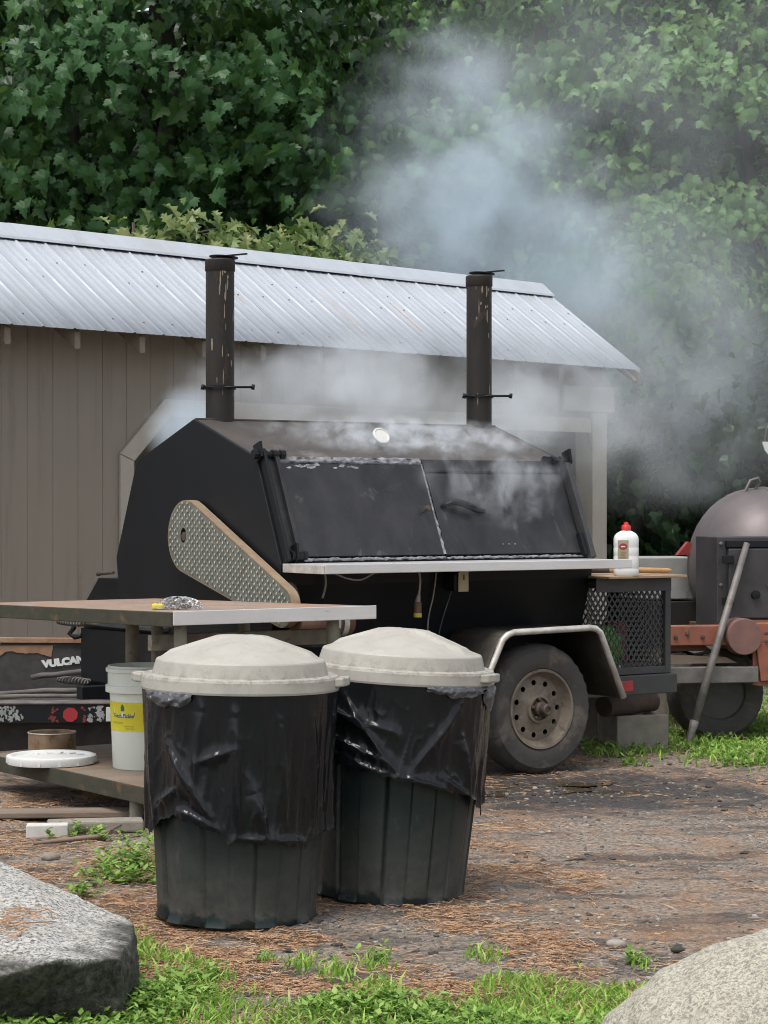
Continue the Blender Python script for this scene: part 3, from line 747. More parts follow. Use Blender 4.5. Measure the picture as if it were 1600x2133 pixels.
# worn grey flakes along the top edge of the left door and sooty bloom beside the seam
for i in range(12):
    x = random.uniform(.09, .5 if i < 16 else .84); v = DL - .042 - abs(random.gauss(0, .008)); s = random.uniform(.008, .022)
    MB().prism([DP(x + s * math.cos(t) * 1.4, v + .5 * s * math.sin(t), .0165) for t in np.sort(np.random.default_rng(i).random(7)) * 6.28], dpn * .0012).build('flake', ASH, d1)
# knob, curved handle, thermometer
kn = MB(); kc = DP(.80, .24, .016)
Mk = Matrix.Translation(kc) @ dpn.to_track_quat('Z', 'Y').to_matrix().to_4x4()
MB().lathe([(.006, 0), (.006, .02), (.013, .024), (.015, .034), (.011, .042), (0, .044)], 16, Mk).build('knob', HUBM, d1, auto=40)
hp = [DP(.905 + .235 * t, .262 + .014 * math.sin(t * 6.2) - .02 * t, .016 + .04 * math.sin(math.pi * t)**.6) for t in np.linspace(0, 1, 14)]
MB().tube(hp, [.008 + .009 * math.sin(math.pi * t) for t in np.linspace(0, 1, 14)], 8).build('handle', BLACK, d2, smooth=True)
for i in range(3):
    c = DP(1.20 + i * .035, .075, .014); MB().lathe([(.005, 0), (.004, .003), (0, .004)], 8, Matrix.Translation(c) @ dpn.to_track_quat('Z', 'Y').to_matrix().to_4x4()).build('rivet', STEEL, d2)
rv = Vector((0, YC - .205, 1.597 - 1.413)).normalized(); rn = Vector((0, -rv.z, rv.y))
def RP(x, v, h=0): return Vector((x, .205, 1.413)) + rv * v + rn * h
tilt = (rn * .55 + Vector((0, -.8, .1))).normalized()
Mt = Matrix.Translation(RP(.765, .20, .045)) @ tilt.to_track_quat('Z', 'Y').to_matrix().to_4x4()
th = MB().lathe([(.010, -.05), (.010, 0), (.040, .0), (.043, .004), (.043, .012), (.037, .014), (.035, .010), (0, .010)], 28, Mt).build('thermometer', WHITEMET, sm_, auto=35)
text_geo('', .01, Mt, parent=th, mat=DARKINK) if False else None
# chimneys
def chimney(x, y, r, zt, seed):
    random.seed(seed)
    z0 = 1.575
    c = MB().lathe([(r, z0), (r, zt), (r * .93, zt), (r * .93, zt - .25), (0, zt - .26)], 28, Matrix.Translation((x, y, 0))).build('chimney', STACKM, sm_, auto=35)
    MB().lathe([(r + .001, zt - .055), (r + .004, zt - .05), (r + .004, zt - .004), (r - .001, zt + .001)], 28, Matrix.Translation((x, y, 0))).build('band', STACKM, c, auto=35)
    # tipped-open cap plate
    MB().lathe([(0, 0), (r * 1.02, 0), (r * 1.02, .004), (0, .004)], 20, Matrix.Translation((x + r * .35, y + r * .1, zt + .012)) @ Matrix.Rotation(R(4), 4, 'Y')).build('cap_plate', BLACK, c)
    MB().bar((x + .02, y - .02, zt + .018), (x + .095, y - .085, zt + .026), .02, .006).build('cap_lever', BLACK, c)
    # damper collar with rod ends
    z = 1.745
    MB().lathe([(r, z - .008), (r + .008, z - .008), (r + .008, z + .008), (r, z + .008)], 28, Matrix.Translation((x, y, 0))).build('damper_collar', BLACK, c, auto=35)
    dv = Vector((.824, -.566, 0)); p = Vector((x, y - r - .012, z))
    rod = MB(); rod.tube([p - dv * .118, p + dv * .112], .0055, 8)
    rod.tube([p - dv * .122 + Vector((0, 0, -.012)), p - dv * .116 + Vector((0, 0, .012))], .008, 8); rod.tube([p + dv * .11 + Vector((0, 0, -.012)), p + dv * .114 + Vector((0, 0, .012))], .008, 8)
    rod.build('damper_rod', BLACK, c, smooth=True)
    # flaked pale scale
    for i in range(20):
        a = R(-124.5) + random.gauss(R(32), R(28)); zz_ = random.choice([zt - .06 - .25 * random.random()**1.5, zt - .1 - .55 * random.random()]); hh = random.uniform(.006, .045) ; ww = random.uniform(.04, .13)
        P = []
        for k in range(9):
            t = 2 * math.pi * k / 9; q = random.uniform(.55, 1.1)
            aa = a + ww * .7 * q * math.cos(t); P.append((x + (r + .0012) * math.cos(aa), y + (r + .0012) * math.sin(aa), zz_ + hh * q * math.sin(t)))
        MB().add(P, [tuple(range(9))]).build('paint_flake', FLAKE, c)
    return c
chimney(.145, YC + .03, .066, 2.335, 3); chimney(1.63, YC + .02, .063, 2.345, 8)
random.seed(21)
# shelf
sh = bx('shelf', 0.0, 1.675, -.31, -.002, .925, .953, BRIGHT, sm_, .003)
bx('front_lip', .0, 1.675, -.334, -.312, .915, .956, BRIGHT, sh, .003)
bx('end_lip', -.010, -.001, -.33, -.01, .915, .953, FEDGE, sh, .002)
for x in (.85,): MB().prism([(x, -.005, .92), (x, -.16, .92), (x, .02, .86)], (.008, 0, 0)).build('bracket', BLACK, sh)
# firebox sticking out at the back left
fb = MB().prism([(.0, y, z) for y, z in ((1.46, .30), (1.46, .85), (1.717, .847), (1.846, .735), (1.875, .62), (1.875, .30))], (1.1, 0, 0)).build('firebox', BLACK, sm_, bev=.004)
bx('firebox_door', -.05, -.014, .95, 1.81, .34, .60, BLACK, sm_, .006)
bx('firebox_lid_bar', -.06, -.013, .98, 1.80, .615, .635, CAGEM, sm_, .003)
MB().tube([(-.03, 1.50, .878), (-.03, 1.62, .872), (-.03, 1.66, .868)], [.008, .008, .013], 8).build('latch_pin', HUBM, sm_)
def coil(a, b_, r, turns, wire, name, mat, parent):
    a = Vector(a); b_ = Vector(b_); d = (b_ - a); u = d.cross(Vector((0, 0, 1))).normalized(); v = u.cross(d.normalized())
    n = turns * 10; pts = [a + d * (i / n) + (u * math.cos(i * .6283) + v * math.sin(i * .6283)) * r * (.75 + .4 * math.sin(math.pi * i / n)) for i in range(n + 1)]
    MB().tube(pts, wire, 5).build(name, mat, parent, smooth=True)
coil((-.06, 1.72, .625), (-.08, 2.0, .625), .016, 11, .0045, 'coil_handle', STEEL, sm_)
MB().tube([(-.05, 1.5, .622), (-.06, 1.72, .625)], .008, 7).build('coil_rod', HUBM, sm_)
MB().tube([(-.06, 1.86, .60), (-.065, 1.90, .565), (-.06, 1.85, .55), (-.05, 1.80, .56)], .013, 7).build('latch_hook', BLACK, sm_, smooth=True)
coil((-.06, 1.70, .34), (-.09, 1.98, .335), .014, 10, .0045, 'coil_handle', STEEL, sm_)
MB().prism([(-.02, .55, .60), (-.02, .80, .60), (-.02, .72, .47), (-.02, .58, .47)], (-.02, 0, 0)).build('drip_chute', GREYBOX, sm_)
# belt guard of tread plate
gA = (.715, 1.062, .165); gB = (-.10, .772, .088)
def guard_outline(off=0, n=24):
    a = Vector((gA[0], gA[1])); b_ = Vector((gB[0], gB[1])); d = b_ - a; L = d.length; ang = math.atan2(d.y, d.x); ph = math.acos((gA[2] - gB[2]) / L)
    P = []
    for t in np.linspace(ang + ph, ang + 2 * math.pi - ph, n): P.append((a.x + (gA[2] + off) * math.cos(t), a.y + (gA[2] + off) * math.sin(t)))
    for t in np.linspace(ang - ph, ang + ph, n // 2): P.append((b_.x + (gB[2] + off) * math.cos(t), b_.y + (gB[2] + off) * math.sin(t)))
    return P
go = guard_outline()
gx0, gx1 = -.075, -.03
E = MB(); n = len(go)
inner = guard_outline(-.006)
E.add([(gx0, y, z) for y, z in go] + [(gx1, y, z) for y, z in go] + [(gx0, y, z) for y, z in inner] + [(gx1, y, z) for y, z in inner],
      [(i, (i+1) % n, n+(i+1) % n, n+i) for i in range(n)] + [(2*n+i, 2*n+(i+1) % n, 3*n+(i+1) % n, 3*n+i) for i in range(n)] + [(i, (i+1) % n, 2*n+(i+1) % n, 2*n+i) for i in range(n)])
guard = E.build('belt_guard', GUARDEDGE, sm_, auto=30)
# face with a hole
bm = bmesh.new()
hole = [(gA[0] + .02 + .026 * math.cos(t), gA[1] + .005 + .034 * math.sin(t)) for t in np.linspace(0, 2 * math.pi, 17)[:-1]]
ov = [bm.verts.new((gx0 - .001, y, z)) for y, z in inner]; hv = [bm.verts.new((gx0 - .001, y, z)) for y, z in hole]
es = [bm.edges.new((ov[i], ov[(i+1) % len(ov)])) for i in range(len(ov))] + [bm.edges.new((hv[i], hv[(i+1) % len(hv)])) for i in range(len(hv))]
bmesh.ops.triangle_fill(bm, use_beauty=True, edges=es)
me = bpy.data.meshes.new('tread_face'); bm.to_mesh(me); bm.free(); me.materials.append(TREAD)
tf = bpy.data.objects.new('tread_face', me); COL.objects.link(tf); tf.parent = guard
MB().lathe([(.02, 0), (.02, .03), (0, .032)], 14, Matrix.Translation((gx0 + .03, gA[0] + .02, gA[1])) @ Matrix.Rotation(R(-90), 4, 'Y')).build('shaft_end', HUBM, guard, auto=40)
def inside(p, off=-.014):
    a = Vector((gA[0], gA[1])); b_ = Vector((gB[0], gB[1])); ab = b_ - a; q = Vector(p)
    for i in range(21):
        t = i / 20
        if (q - a.lerp(b_, t)).length < gA[2] + (gB[2] - gA[2]) * t + off: return True
    return False
lz = MB(); i0 = 0
for iy in range(-22, 60):
    for iz in range(-26, 40):
        cyy = iy * .0225; czz = .72 + iz * .0175
        alt = (iy + iz) % 2
        if not inside((cyy, czz)) or (Vector((cyy, czz)) - Vector((gA[0] + .02, gA[1]))).length < .045: continue
        if alt and iz % 1 == 0:
            dy_, dz_ = .008, .0095; wy, wz = .0022, -.0012
        else: continue
        P = [(gx0 - .0012, cyy + dy_ * .45 * 1, czz + dz_), (gx0 - .004, cyy + wy, czz + wz + .003), (gx0 - .0012, cyy - dy_ * .45, czz - dz_), (gx0 - .004, cyy - wy, czz - wz - .003)]
        dz_ = .0125
        lz.add([(gx0 - .0012, cyy - .0042, czz + dz_), (gx0 - .0045, cyy + .0042, czz + .004), (gx0 - .0012, cyy + .0045, czz - dz_), (gx0 - .0045, cyy - .0055, czz - .002), (gx0 - .0055, cyy - .0005, czz + .001)],
               [(0, 1, 4), (1, 2, 4), (2, 3, 4), (3, 0, 4)])
        cy2 = cyy + .0165
        if inside((cy2, czz)):
            lz.add([(gx0 - .0012, cy2 - .0095, czz - .0025), (gx0 - .0034, cy2, czz + .0022), (gx0 - .0012, cy2 + .0095, czz + .0028), (gx0 - .0034, cy2, czz - .0024)], [(0, 1, 2), (0, 2, 3)]) if False else None
tag(lz.build('tread_lozenges', TREADB, guard), kind='stuff')
# motor with pale bands under the guard
Mm = Matrix.Translation((-.02, -.13, .70)) @ Matrix.Rotation(R(90), 4, 'Y')
mo = MB().lathe([(0, 0), (.055, .0), (.062, .01), (.062, .26), (.05, .275), (0, .28)], 20, Mm).build('motor', RUSTST, sm_, auto=40)
for i in range(3):
    MB().lathe([(.0655, .12 + i * .045), (.0655, .145 + i * .045), (.063, .146 + i * .045), (.063, .119 + i * .045)], 20, Mm, closed=True).build('motor_band', FEDGE, mo, auto=40)
bx('motor_foot', .02, .22, -.19, .06, .60, .64, BLACK, sm_)
MB().lathe([(0, 0), (.075, 0), (.075, .03), (0, .03)], 20, Matrix.Translation((-.012, -.03, .80)) @ Matrix.Rotation(R(90), 4, 'Y')).build('pulley', DARKHOLE, sm_)
# outlet box, cords, connector (under the shelf)
def LF(x, z, h=.012):
    t = (z - .86) / (.36 - .86); return Vector((x, .012 + t * .163 - h, z))
ob = bx('outlet_box', .855, .925, -.075, .0, .818, .91, BLACK, sm_, .004)
of = bx('outlet_cover', .872, .928, -.085, -.077, .815, .91, OUTLET, ob, .003)
bx('outlet_slot', .897, .903, -.087, -.084, .868, .893, HUBM, of, 0)
def cord(pts, r, name, mat=CORDM):
    P = [Vector(p) for p in pts]; Q = []
    for i in range(len(P) - 1):
        p0, p1, p2, p3 = P[max(i-1, 0)], P[i], P[i+1], P[min(i+2, len(P)-1)]
        for k in range(6):
            t = k / 6; Q.append(.5 * ((2*p1) + (-p0+p2)*t + (2*p0-5*p1+4*p2-p3)*t*t + (-p0+3*p1-3*p2+p3)*t**3))
    Q.append(P[-1]); return MB().tube(Q, r, 6).build(name, mat, sm_, smooth=True)
cord([(.655, -.08, .92), (.66, -.085, .87), (.655, -.085, .82), (.65, -.08, .775)], [.005] * 13 + [.006, .008, .010, .011, .012, .013] , 'drop_cord')
MB().lathe([(.017, 0), (.018, .05), (.014, .056), (0, .057)], 14, Matrix.Translation((.65, -.08, .72))).build('connector', M_('brown_plug', (.16, .09, .05), None, 20), sm_, auto=40)
MB().lathe([(.0185, 0), (.0185, .018), (.017, .019), (.017, 0)], 14, Matrix.Translation((.65, -.08, .708)), closed=True).build('connector_ring', YSPONGE, sm_, auto=40)
cord([LF(.80, .90), LF(.802, .80, .02), LF(.80, .70, .018), LF(.815, .60, .02), LF(.84, .50, .02), LF(.86, .42, .02)], .0035, 'hanging_cord')
cord([LF(.878, .815, .05), LF(.882, .76, .03), LF(.876, .65, .02), LF(.874, .50, .02), LF(.872, .42, .02)], .003, 'hanging_cord', STEEL)
cord([(.12, -.2, .918), (.2, -.2, .89), (.28, -.19, .885), (.36, -.18, .918)], .004, 'looped_cord')
cord([LF(.20, .915), LF(.205, .86, .03), LF(.195, .80, .04)], .005, 'hanging_cord')
# axle frame
bx('frame_rail', -.35, 2.12, .23, .29, .30, .36, BLACK, sm_, .003); bx('frame_rail', -.35, 2.12, 1.2, 1.26, .30, .36, BLACK, sm_, .003)
# wheel
def wheel(x, y, zc, ro, wd, rim_r, parent, full=True):
    M = Matrix.Translation((x, y, zc)) @ Matrix.Rotation(R(90), 4, 'X')     # axis z -> -y (towards camera)
    h = wd / 2
    prof = [(rim_r, -h + .02), (rim_r + .03, -h), (ro - .03, -h * .98), (ro - .008, -h * .75), (ro, -h * .5), (ro, h * .5), (ro - .008, h * .75), (ro - .03, h * .98), (rim_r + .06, h), (rim_r + .03, h), (rim_r + .008, h - .008), (rim_r, h - .02)]
    def fr(t, r, z):
        if r > ro - .02: return r - (.006 if int(t / (2 * math.pi) * 72) % 2 else 0) * (1 if abs(z) > h * .6 else .4), z
        return r, z
    wh = bpy.data.objects.new('wheel', None); COL.objects.link(wh); wh.parent = parent
    MB().lathe(prof, 72, M, closed=True, fr=fr).build('tyre', RUBBER, wh, auto=35)
    if full:
        rp_ = [(rim_r + .004, h - .012), (rim_r + .002, h - .004), (rim_r - .008, h - .006), (rim_r - .018, h - .03), (rim_r - .03, h - .05), (rim_r - .034, h - .055)]
        MB().lathe(rp_ + [(rim_r - .04, h - .07), (rim_r - .0, h - .07)], 48, M, closed=True).build('rim', RIM, wh, auto=35)
        # disc with round hand holes
        bm = bmesh.new(); zd = h - .052
        o_ = [bm.verts.new((( rim_r - .032) * math.cos(t), (rim_r - .032) * math.sin(t), zd)) for t in np.linspace(0, 2*math.pi, 61)[:-1]]
        ed = [bm.edges.new((o_[i], o_[(i+1) % 60])) for i in range(60)]
        for k in range(11):
            a = 2 * math.pi * k / 11; c = ((rim_r - .058) * math.cos(a), (rim_r - .058) * math.sin(a))
            hv = [bm.verts.new((c[0] + .0125 * math.cos(t), c[1] + .0125 * math.sin(t), zd + .004)) for t in np.linspace(0, 2*math.pi, 13)[:-1]]
            ed += [bm.edges.new((hv[i], hv[(i+1) % 12])) for i in range(12)]
        i_ = [bm.verts.new((.066 * math.cos(t), .066 * math.sin(t), zd + .016)) for t in np.linspace(0, 2*math.pi, 37)[:-1]]
        ed += [bm.edges.new((i_[i], i_[(i+1) % 36])) for i in range(36)]
        bmesh.ops.triangle_fill(bm, use_beauty=True, edges=ed)
        bmesh.ops.recalc_face_normals(bm, faces=bm.faces); bm.transform(M)
        me = bpy.data.meshes.new('wheel_disc'); bm.to_mesh(me); bm.free(); me.materials.append(RIM)
        o = bpy.data.objects.new('wheel_disc', me); COL.objects.link(o); o.parent = wh
        MB().lathe([(.067, zd + .015), (.063, zd + .028), (.052, zd + .030), (.046, zd + .012), (.0, zd + .010)], 32, M).build('hub_well', RIM, wh, auto=35)
        MB().lathe([(.034, zd), (.034, zd + .045), (.03, zd + .05), (.026, zd + .052), (.026, zd + .085), (.022, zd + .09), (.014, zd + .09), (.012, zd + .084), (0, zd + .084)], 24, M).build('hub', HUBM, wh, auto=35)
        for k in range(5):
            a = 2 * math.pi * k / 5 + .4
            MB().lathe([(.009, zd + .01), (.009, zd + .036), (.006, zd + .04), (0, zd + .04)], 6, M @ Matrix.Translation((.043 * math.cos(a), .043 * math.sin(a), 0))).build('lug_nut', HUBM, wh)
        MB().lathe([(rim_r - .03, zd - .05), (0, zd - .05)], 32, M).build('brake_plate', DARKHOLE, wh)
    else:
        MB().lathe([(rim_r, h - .02), (rim_r - .02, h - .05), (.05, h - .06), (.04, h - .03), (0, h - .03)], 32, M).build('rim', DOORM, wh, auto=35)
    return wh
WX, WY = 1.165, -.235
wheel(WX, WY, .292, .292, .175, .176, sm_)
MB().tube([(WX, WY + .05, .29), (WX, 1.2, .29)], .03, 10).build('axle', BLACK, sm_)
# fender: bent strip with scuffed bright edge, inner side plate
fpts = [(.76, .335), (.815, .42), (.90, .585), (.915, .612), (.94, .632), (.975, .643), (1.41, .650), (1.445, .645), (1.47, .628), (1.485, .60), (1.61, .325)]
fy0, fy1 = -.352, .03
MB().grid([[(x, y, z) for y in (fy0 + .004, fy0 + .05, fy1)] for x, z in fpts]).build('fender', FENDER, sm_, auto=50, solid=.006)
MB().tube([(x, fy0, z) for x, z in fpts], .0145, 8).build('fender_edge', FEDGE, sm_, smooth=True)
MB().add([(x, fy1, z) for x, z in fpts], [tuple(range(len(fpts)))]).build('fender_back', BLACK, sm_)
MB().prism([(.77, fy0 + .002, .36), (.80, fy0 + .002, .41), (.885, fy0 + .002, .575), (.872, fy0 + .002, .575)], (0, .002, 0)).build('fender_flange', FENDER, sm_)
# rear platform: cage, rail with reflector
cg0, cg1, cgy = 1.725, 2.125, -.06
fr_ = empty('cage', (0, 0, 0)); fr_.parent = sm_
def cb(a, b_, w=.034, name='cage_bar'): return MB().bar(a, b_, w, w).build(name, CAGEM, fr_, bev=.002)
for x in (cg0, cg1):
    for y in (cgy, .62):
        if not (x == cg0 and y == cgy): cb((x, y, .40), (x, y, .845))
for z in (.418, .828):
    for y in (cgy, .62): cb((cg0 + .018, y, z), (cg1 - .018, y, z))
    for x in (cg0, cg1): cb((x, cgy + .018, z), (x, .62 - .018, z))
bx('cage_top_rail', cg0 - .05, cg1 + .017, cgy - .02, cgy - .0175, .795, .858, CAGEM, fr_, 0)
def lattice(P0, U, V, nu, nv, r, name):
    "expanded metal: diamonds"
    b = MB(); P0 = Vector(P0); U = Vector(U); V = Vector(V)
    nn = U.cross(V).normalized()
    for i in range(nu):
        for j in range(nv):
            c = P0 + U * ((i + .5) / nu) + V * ((j + .5) / nv); du = U / nu * .5; dv = V / nv * .5
            for s, t in (((-1, 0), (0, 1)), ((0, 1), (1, 0)), ((1, 0), (0, -1)), ((0, -1), (-1, 0))):
                b.bar(c + du * s[0] + dv * s[1], c + du * t[0] + dv * t[1], r, r * .8, nn)
    return tag(b.build(name, CAGEM, fr_), kind='stuff')
lattice((cg0 - .09, cgy, .435), (cg1 - cg0 + .07, 0, 0), (0, 0, .375), 14, 8, .0066, 'expanded_mesh')
lattice((cg1, cgy + .02, .435), (0, .62, 0), (0, 0, .375), 16, 8, .0066, 'expanded_mesh')
lattice((cg0 - .09, .62, .435), (cg1 - cg0 + .07, 0, 0), (0, 0, .375), 14, 8, .0066, 'expanded_mesh')
bx('platform', 1.712, 2.11, -.04, .6, .392, .40, CAGEM, sm_, 0)
rl = bx('rear_rail', 1.56, 2.165, -.098, -.03, .305, .398, CAGEM, sm_, .005)
bx('reflector', 1.80, 1.885, -.1005, -.0985, .325, .375, REDREF, rl, .001)
# ---------------- things on and in the cage
def w2(x, y, z): return sm_matrix @ Vector((x, y, z))
sm_matrix = Matrix.Translation((-.432, 9.676, 0)) @ Matrix.Rotation(TRZ, 4, 'Z')
def place(o, x, y, z, rz=0): p = w2(x, y, z); o.location = p; o.rotation_euler = (0, 0, TRZ + rz)
o = bx('plywood_sheet', -.23, .26, -.20, .50, 0, .012, BOARD, None, .002); place(o, 1.93, .06, .8585, 0); tag(o, 'thin raw plywood sheet on top of the mesh cage', 'plywood')
# bottle
bt = empty('fluid_bottle', (0, 0, 0), 0, 'white lighter fluid bottle with red cap on the plywood sheet', 'bottle'); place(bt, 1.845, -.095, .8712, 0); bt.rotation_euler.z = R(4)
def superell(t, a, b_, p=3.2):
    c, s = math.cos(t), math.sin(t); return (abs(c)**(2/p)*math.copysign(a, c), abs(s)**(2/p)*math.copysign(b_, s))
def loft(rows, n=32):
    b = MB(); V = []; F = []
    for (a, b_, z) in rows:
        for k in range(n):
            x, y = superell(2*math.pi*k/n, a, b_, 2.7); V.append((x, y, z))
    for i in range(len(rows)-1):
        for k in range(n): F.append((i*n+k, i*n+(k+1) % n, (i+1)*n+(k+1) % n, (i+1)*n+k))
    F += [tuple(range(n))[::-1], tuple((len(rows)-1)*n+k for k in range(n))]
    return b.add(V, F)
rows = [(.055, .036, 0), (.059, .039, .006), (.059, .039, .03), (.0575, .038, .034), (.059, .039, .038), (.059, .039, .09), (.0575, .038, .094), (.059, .039, .098), (.059, .039, .13), (.0575, .038, .134), (.059, .039, .138), (.059, .039, .172), (.056, .037, .186), (.045, .031, .200), (.027, .022, .210), (.017, .017, .214), (.016, .016, .222)]
loft(rows).build('bottle_body', WHITEP, bt, auto=50)
MB().lathe([(.022, .214), (.022, .233), (.019, .237), (.012, .240), (.010, .252), (0, .253)], 20).build('cap', REDCAP, bt, auto=40)
lb = MB().grid([[Vector((x, -.0396 - .0006, z)) for x in np.linspace(-.047, .004, 6)] for z in (.046, .168)]).build('label', LABELB, bt)
MB().lathe([(.02, 0), (.02, .0006), (0, .0006)], 24, Matrix.Translation((-.021, -.0403, .138)) @ Matrix.Rotation(R(90), 4, 'X') @ Matrix.Scale(.75, 4, (0, 1, 0))).build('label_oval', REDINK, lb)
for z, ww, mm in ((.138, .022, WHITEINK), (.112, .026, OLIVEINK), (.10, .020, OLIVEINK), (.088, .024, OLIVEINK), (.07, .03, DARKINK)):
    for i in range(4): bx('print_mark', -.021 - ww / 2 + i * ww / 4, -.021 - ww / 2 + (i + .7) * ww / 4, -.0416, -.0411, z - .003, z + .003, mm, lb, 0)
# brush / tool with wooden handle
tl = empty('grill_tool', (0, 0, 0), 0, 'long tool with wooden handle lying behind the white bottle', 'tool'); place(tl, 1.93, .10, .873)
tl.rotation_euler.z = R(6)
MB().tube([(-.02, .0, .016), (.12, 0, .018), (.27, 0, .016), (.29, 0, .015)], [.012, .015, .012, .004], 10).build('handle', PALEWOOD, tl, smooth=True)
MB().tube([(-.25, 0, .02), (-.02, 0, .016)], [.016, .012], 10).build('ferrule', HUBM, tl, smooth=True)
# green net sack and tin inside the cage
b_ = MB(); bm = bmesh.new(); bmesh.ops.create_icosphere(bm, subdivisions=4, radius=1)
for v in bm.verts:
    q = mnoise.noise(v.co * 3.2) ; q2 = abs(mnoise.noise(v.co * 9)); v.co = Vector((v.co.x * .085, v.co.y * .07, max(v.co.z, -.75) * .085)) * (1 + .28 * q - .25 * q2)
me = bpy.data.meshes.new('green_sack'); bm.to_mesh(me); bm.free(); me.materials.append(M_('bright_green_net', (.16, .48, .07), (.08, .30, .04), 40, .6, 0, .5, 60, .006))
for p in me.polygons: p.use_smooth = True
o = bpy.data.objects.new('green_sack', me); COL.objects.link(o); o.scale = (1.25, 1.2, 1.25); place(o, 1.83, .06, .525); tag(o, 'bright green crumpled net sack inside the mesh cage', 'sack')
o = bx('wood_plank', -.18, .20, -.07, .07, 0, .02, WOODGREY, None, .002); place(o, 1.92, .06, .4145 + .008, 0); tag(o, 'narrow grey board lying on the cage floor under the green sack', 'board')
o = MB().lathe([(0, 0), (.018, 0), (.018, .04), (.016, .044), (0, .045)], 16).build('metal_cup', WHITEP, None, auto=40); place(o, 1.86, -.035, .401); tag(o, 'small white cup at the bottom of the mesh cage', 'cup')
o = MB().lathe([(0, 0), (.05, 0), (.055, .01), (.055, .22), (.05, .235), (0, .237)], 20).build('red_canister', M_('dull_red', (.20, .05, .045), None, 9, .6), None, auto=40); place(o, 2.03, .2, .401); tag(o, 'dull red canister standing inside the mesh cage', 'canister')
# log and concrete blocks propping the trailer
cbk = MB(); W_, H_, L_ = .19, .19, .29
def block(name, loc, rz, label, cat='block'):
    o = MB().prism([(-L_/2, -W_/2, 0), (L_/2, -W_/2, 0), (L_/2, W_/2, 0), (-L_/2, W_/2, 0)], (0, 0, H_)).build(name, CONC, None, bev=.008, seg=2)
    o.location = loc; o.rotation_euler = (0, 0, rz); return tag(o, label, cat)
g = at(1322, 1500, 11.15)
r_ = empty('concrete_block', (g.x, g.y, -.015), R(20), 'tan concrete block holding up the rear of the smoker trailer', 'block')
b = MB(); 
for x0, x1 in ((-.135, -.105), (.0, .03), (.105, .135)): b.box(x0, x1, -.06, .09, .0, .185)
bx('face_shell', -.14, .14, -.092, -.061, 0, .188, CONC, r_, .006); bx('face_shell', -.14, .14, .091, .12, 0, .186, CONC, r_, .006); b.build('web', CONC, r_, bev=.003)
g = at(1240, 1500, 11.5); o = block('concrete_block', (g.x, g.y, -.01), R(60), 'second concrete block half hidden behind the trailer tyre'); o.scale = (.9, .8, 1.35)
g = at(1350, 1480, 11.75); o = block('concrete_block', (g.x - .02, g.y, .0), R(15), 'rear concrete block standing behind the log'); o.scale = (.8, .7, 1.4)
lgp = [at(1262, 1471, 11.0), at(1300, 1466, 11.12), at(1340, 1462, 11.22)]
lg = MB(); lg.tube([lgp[0] + (lgp[2] - lgp[0]) * t + Vector((0, 0, .004 * math.sin(t * 9))) for t in np.linspace(-.05, 1.25, 9)], [.052, .055, .056, .054, .056, .054, .053, .052, .05], 16)
tag(lg.build('log', LOGM, None, auto=50), 'dark round log lying across the top of the concrete block', 'log')

# ================================================================== WORK TABLE (front left)
TB = Matrix.Translation((-.768, 8.21, 0)) @ Matrix.Rotation(TRZ, 4, 'Z')
table = empty('work_table', (-.768, 8.21, 0), TRZ, 'long work table with rusty top and bright metal front edge', 'table')
TL, TD, TH = .894, 1.75, .814
SHR = Matrix(((1,0,0,0),(0,1,0,0),(0,-.017,1,0),(0,0,0,1)))     # the top sags towards its far end
for i in range(5):
    y0 = .006 + i * (TD / 5); bx('top_board', .006, TL - .002, y0 + (.002 if i else 0), y0 + TD / 5 - .001, TH - .03, TH - random.uniform(0, .0015), RUSTTOP, table, .002, SHR)
bx('metal_edge', 0, TL, -.004, .003, TH - .050, TH + .002, BRIGHT, table, .002)
bx('side_rail', -.004, .003, .004, TD, TH - .056, TH - .001, MOSSWOOD, table, .003, SHR)
bx('side_rail', TL, TL + .006, .004, TD, TH - .05, TH - .001, MOSSWOOD, table, .003, SHR)
def leg(x, y, r=.026): return MB().lathe([(r, -.02), (r, TH - .034 - .017 * y)], 14, Matrix.Translation((x, y, 0))).build('leg', LEGM, table, smooth=False, auto=40)
MB().lathe([(.026, -.02), (.026, .117)], 14, Matrix.Translation((.04, .355, 0))).build('foot', LEGM, table, auto=40); leg(.418, 1.095, .028); leg(.07, .07, .024); leg(.74, .07, .024); leg(.035, 1.65); leg(.84, 1.65); leg(.84, .9)
for i in range(3):
    bx('lower_board', .01, TL - .06, .03 + i * .56, .03 + (i + 1) * .56 - .004, .118, .148, WOODGREY, table, .003)
bx('lower_rail', .0, .008, .03, 1.71, .088, .152, MOSSWOOD, table, .003)
bx('cross_rail', .02, TL - .03, .20, .23, .66, .72, LEGM, table)
SHZ = .148
def tloc(o, px, py, zs):
    Y = (CAM_H - zs) * FPX / (py - 1054); o.location = ((px - 800) * Y / FPX, Y, zs); return Y
# scourer
sc_ = MB(); rng = np.random.default_rng(5)
for k in range(120):
    p = rng.normal(0, 1, 3); p /= np.linalg.norm(p); p = p * np.array([.085, .05, .03]) * rng.random()**.33; p[2] = abs(p[2]) * .95 + .006
    pts = [Vector(p)]; d = Vector(rng.normal(0, 1, 3)).normalized()
    for j in range(9):
        d = (d + Vector(rng.normal(0, .9, 3))).normalized(); q = pts[-1] + d * .012
        e = Vector((q.x / .092, q.y / .056, (q.z - .004) / .045))
        if e.length > 1: q = Vector((q.x / e.length, q.y / e.length, .004 + (q.z - .004) / e.length))
        q.z = max(.003, q.z); pts.append(q)
    sc_.tube(pts, .0017, 3, False)
sr = empty('scouring_pad', (0, 0, 0), 0, 'grey steel wool scourer with yellow end on the table', 'scourer')
p = TB @ Vector((.17, .26, TH - .0045)); sr.location = p
tag(sc_.build('steel_wool', SCOUR, sr), kind='stuff')
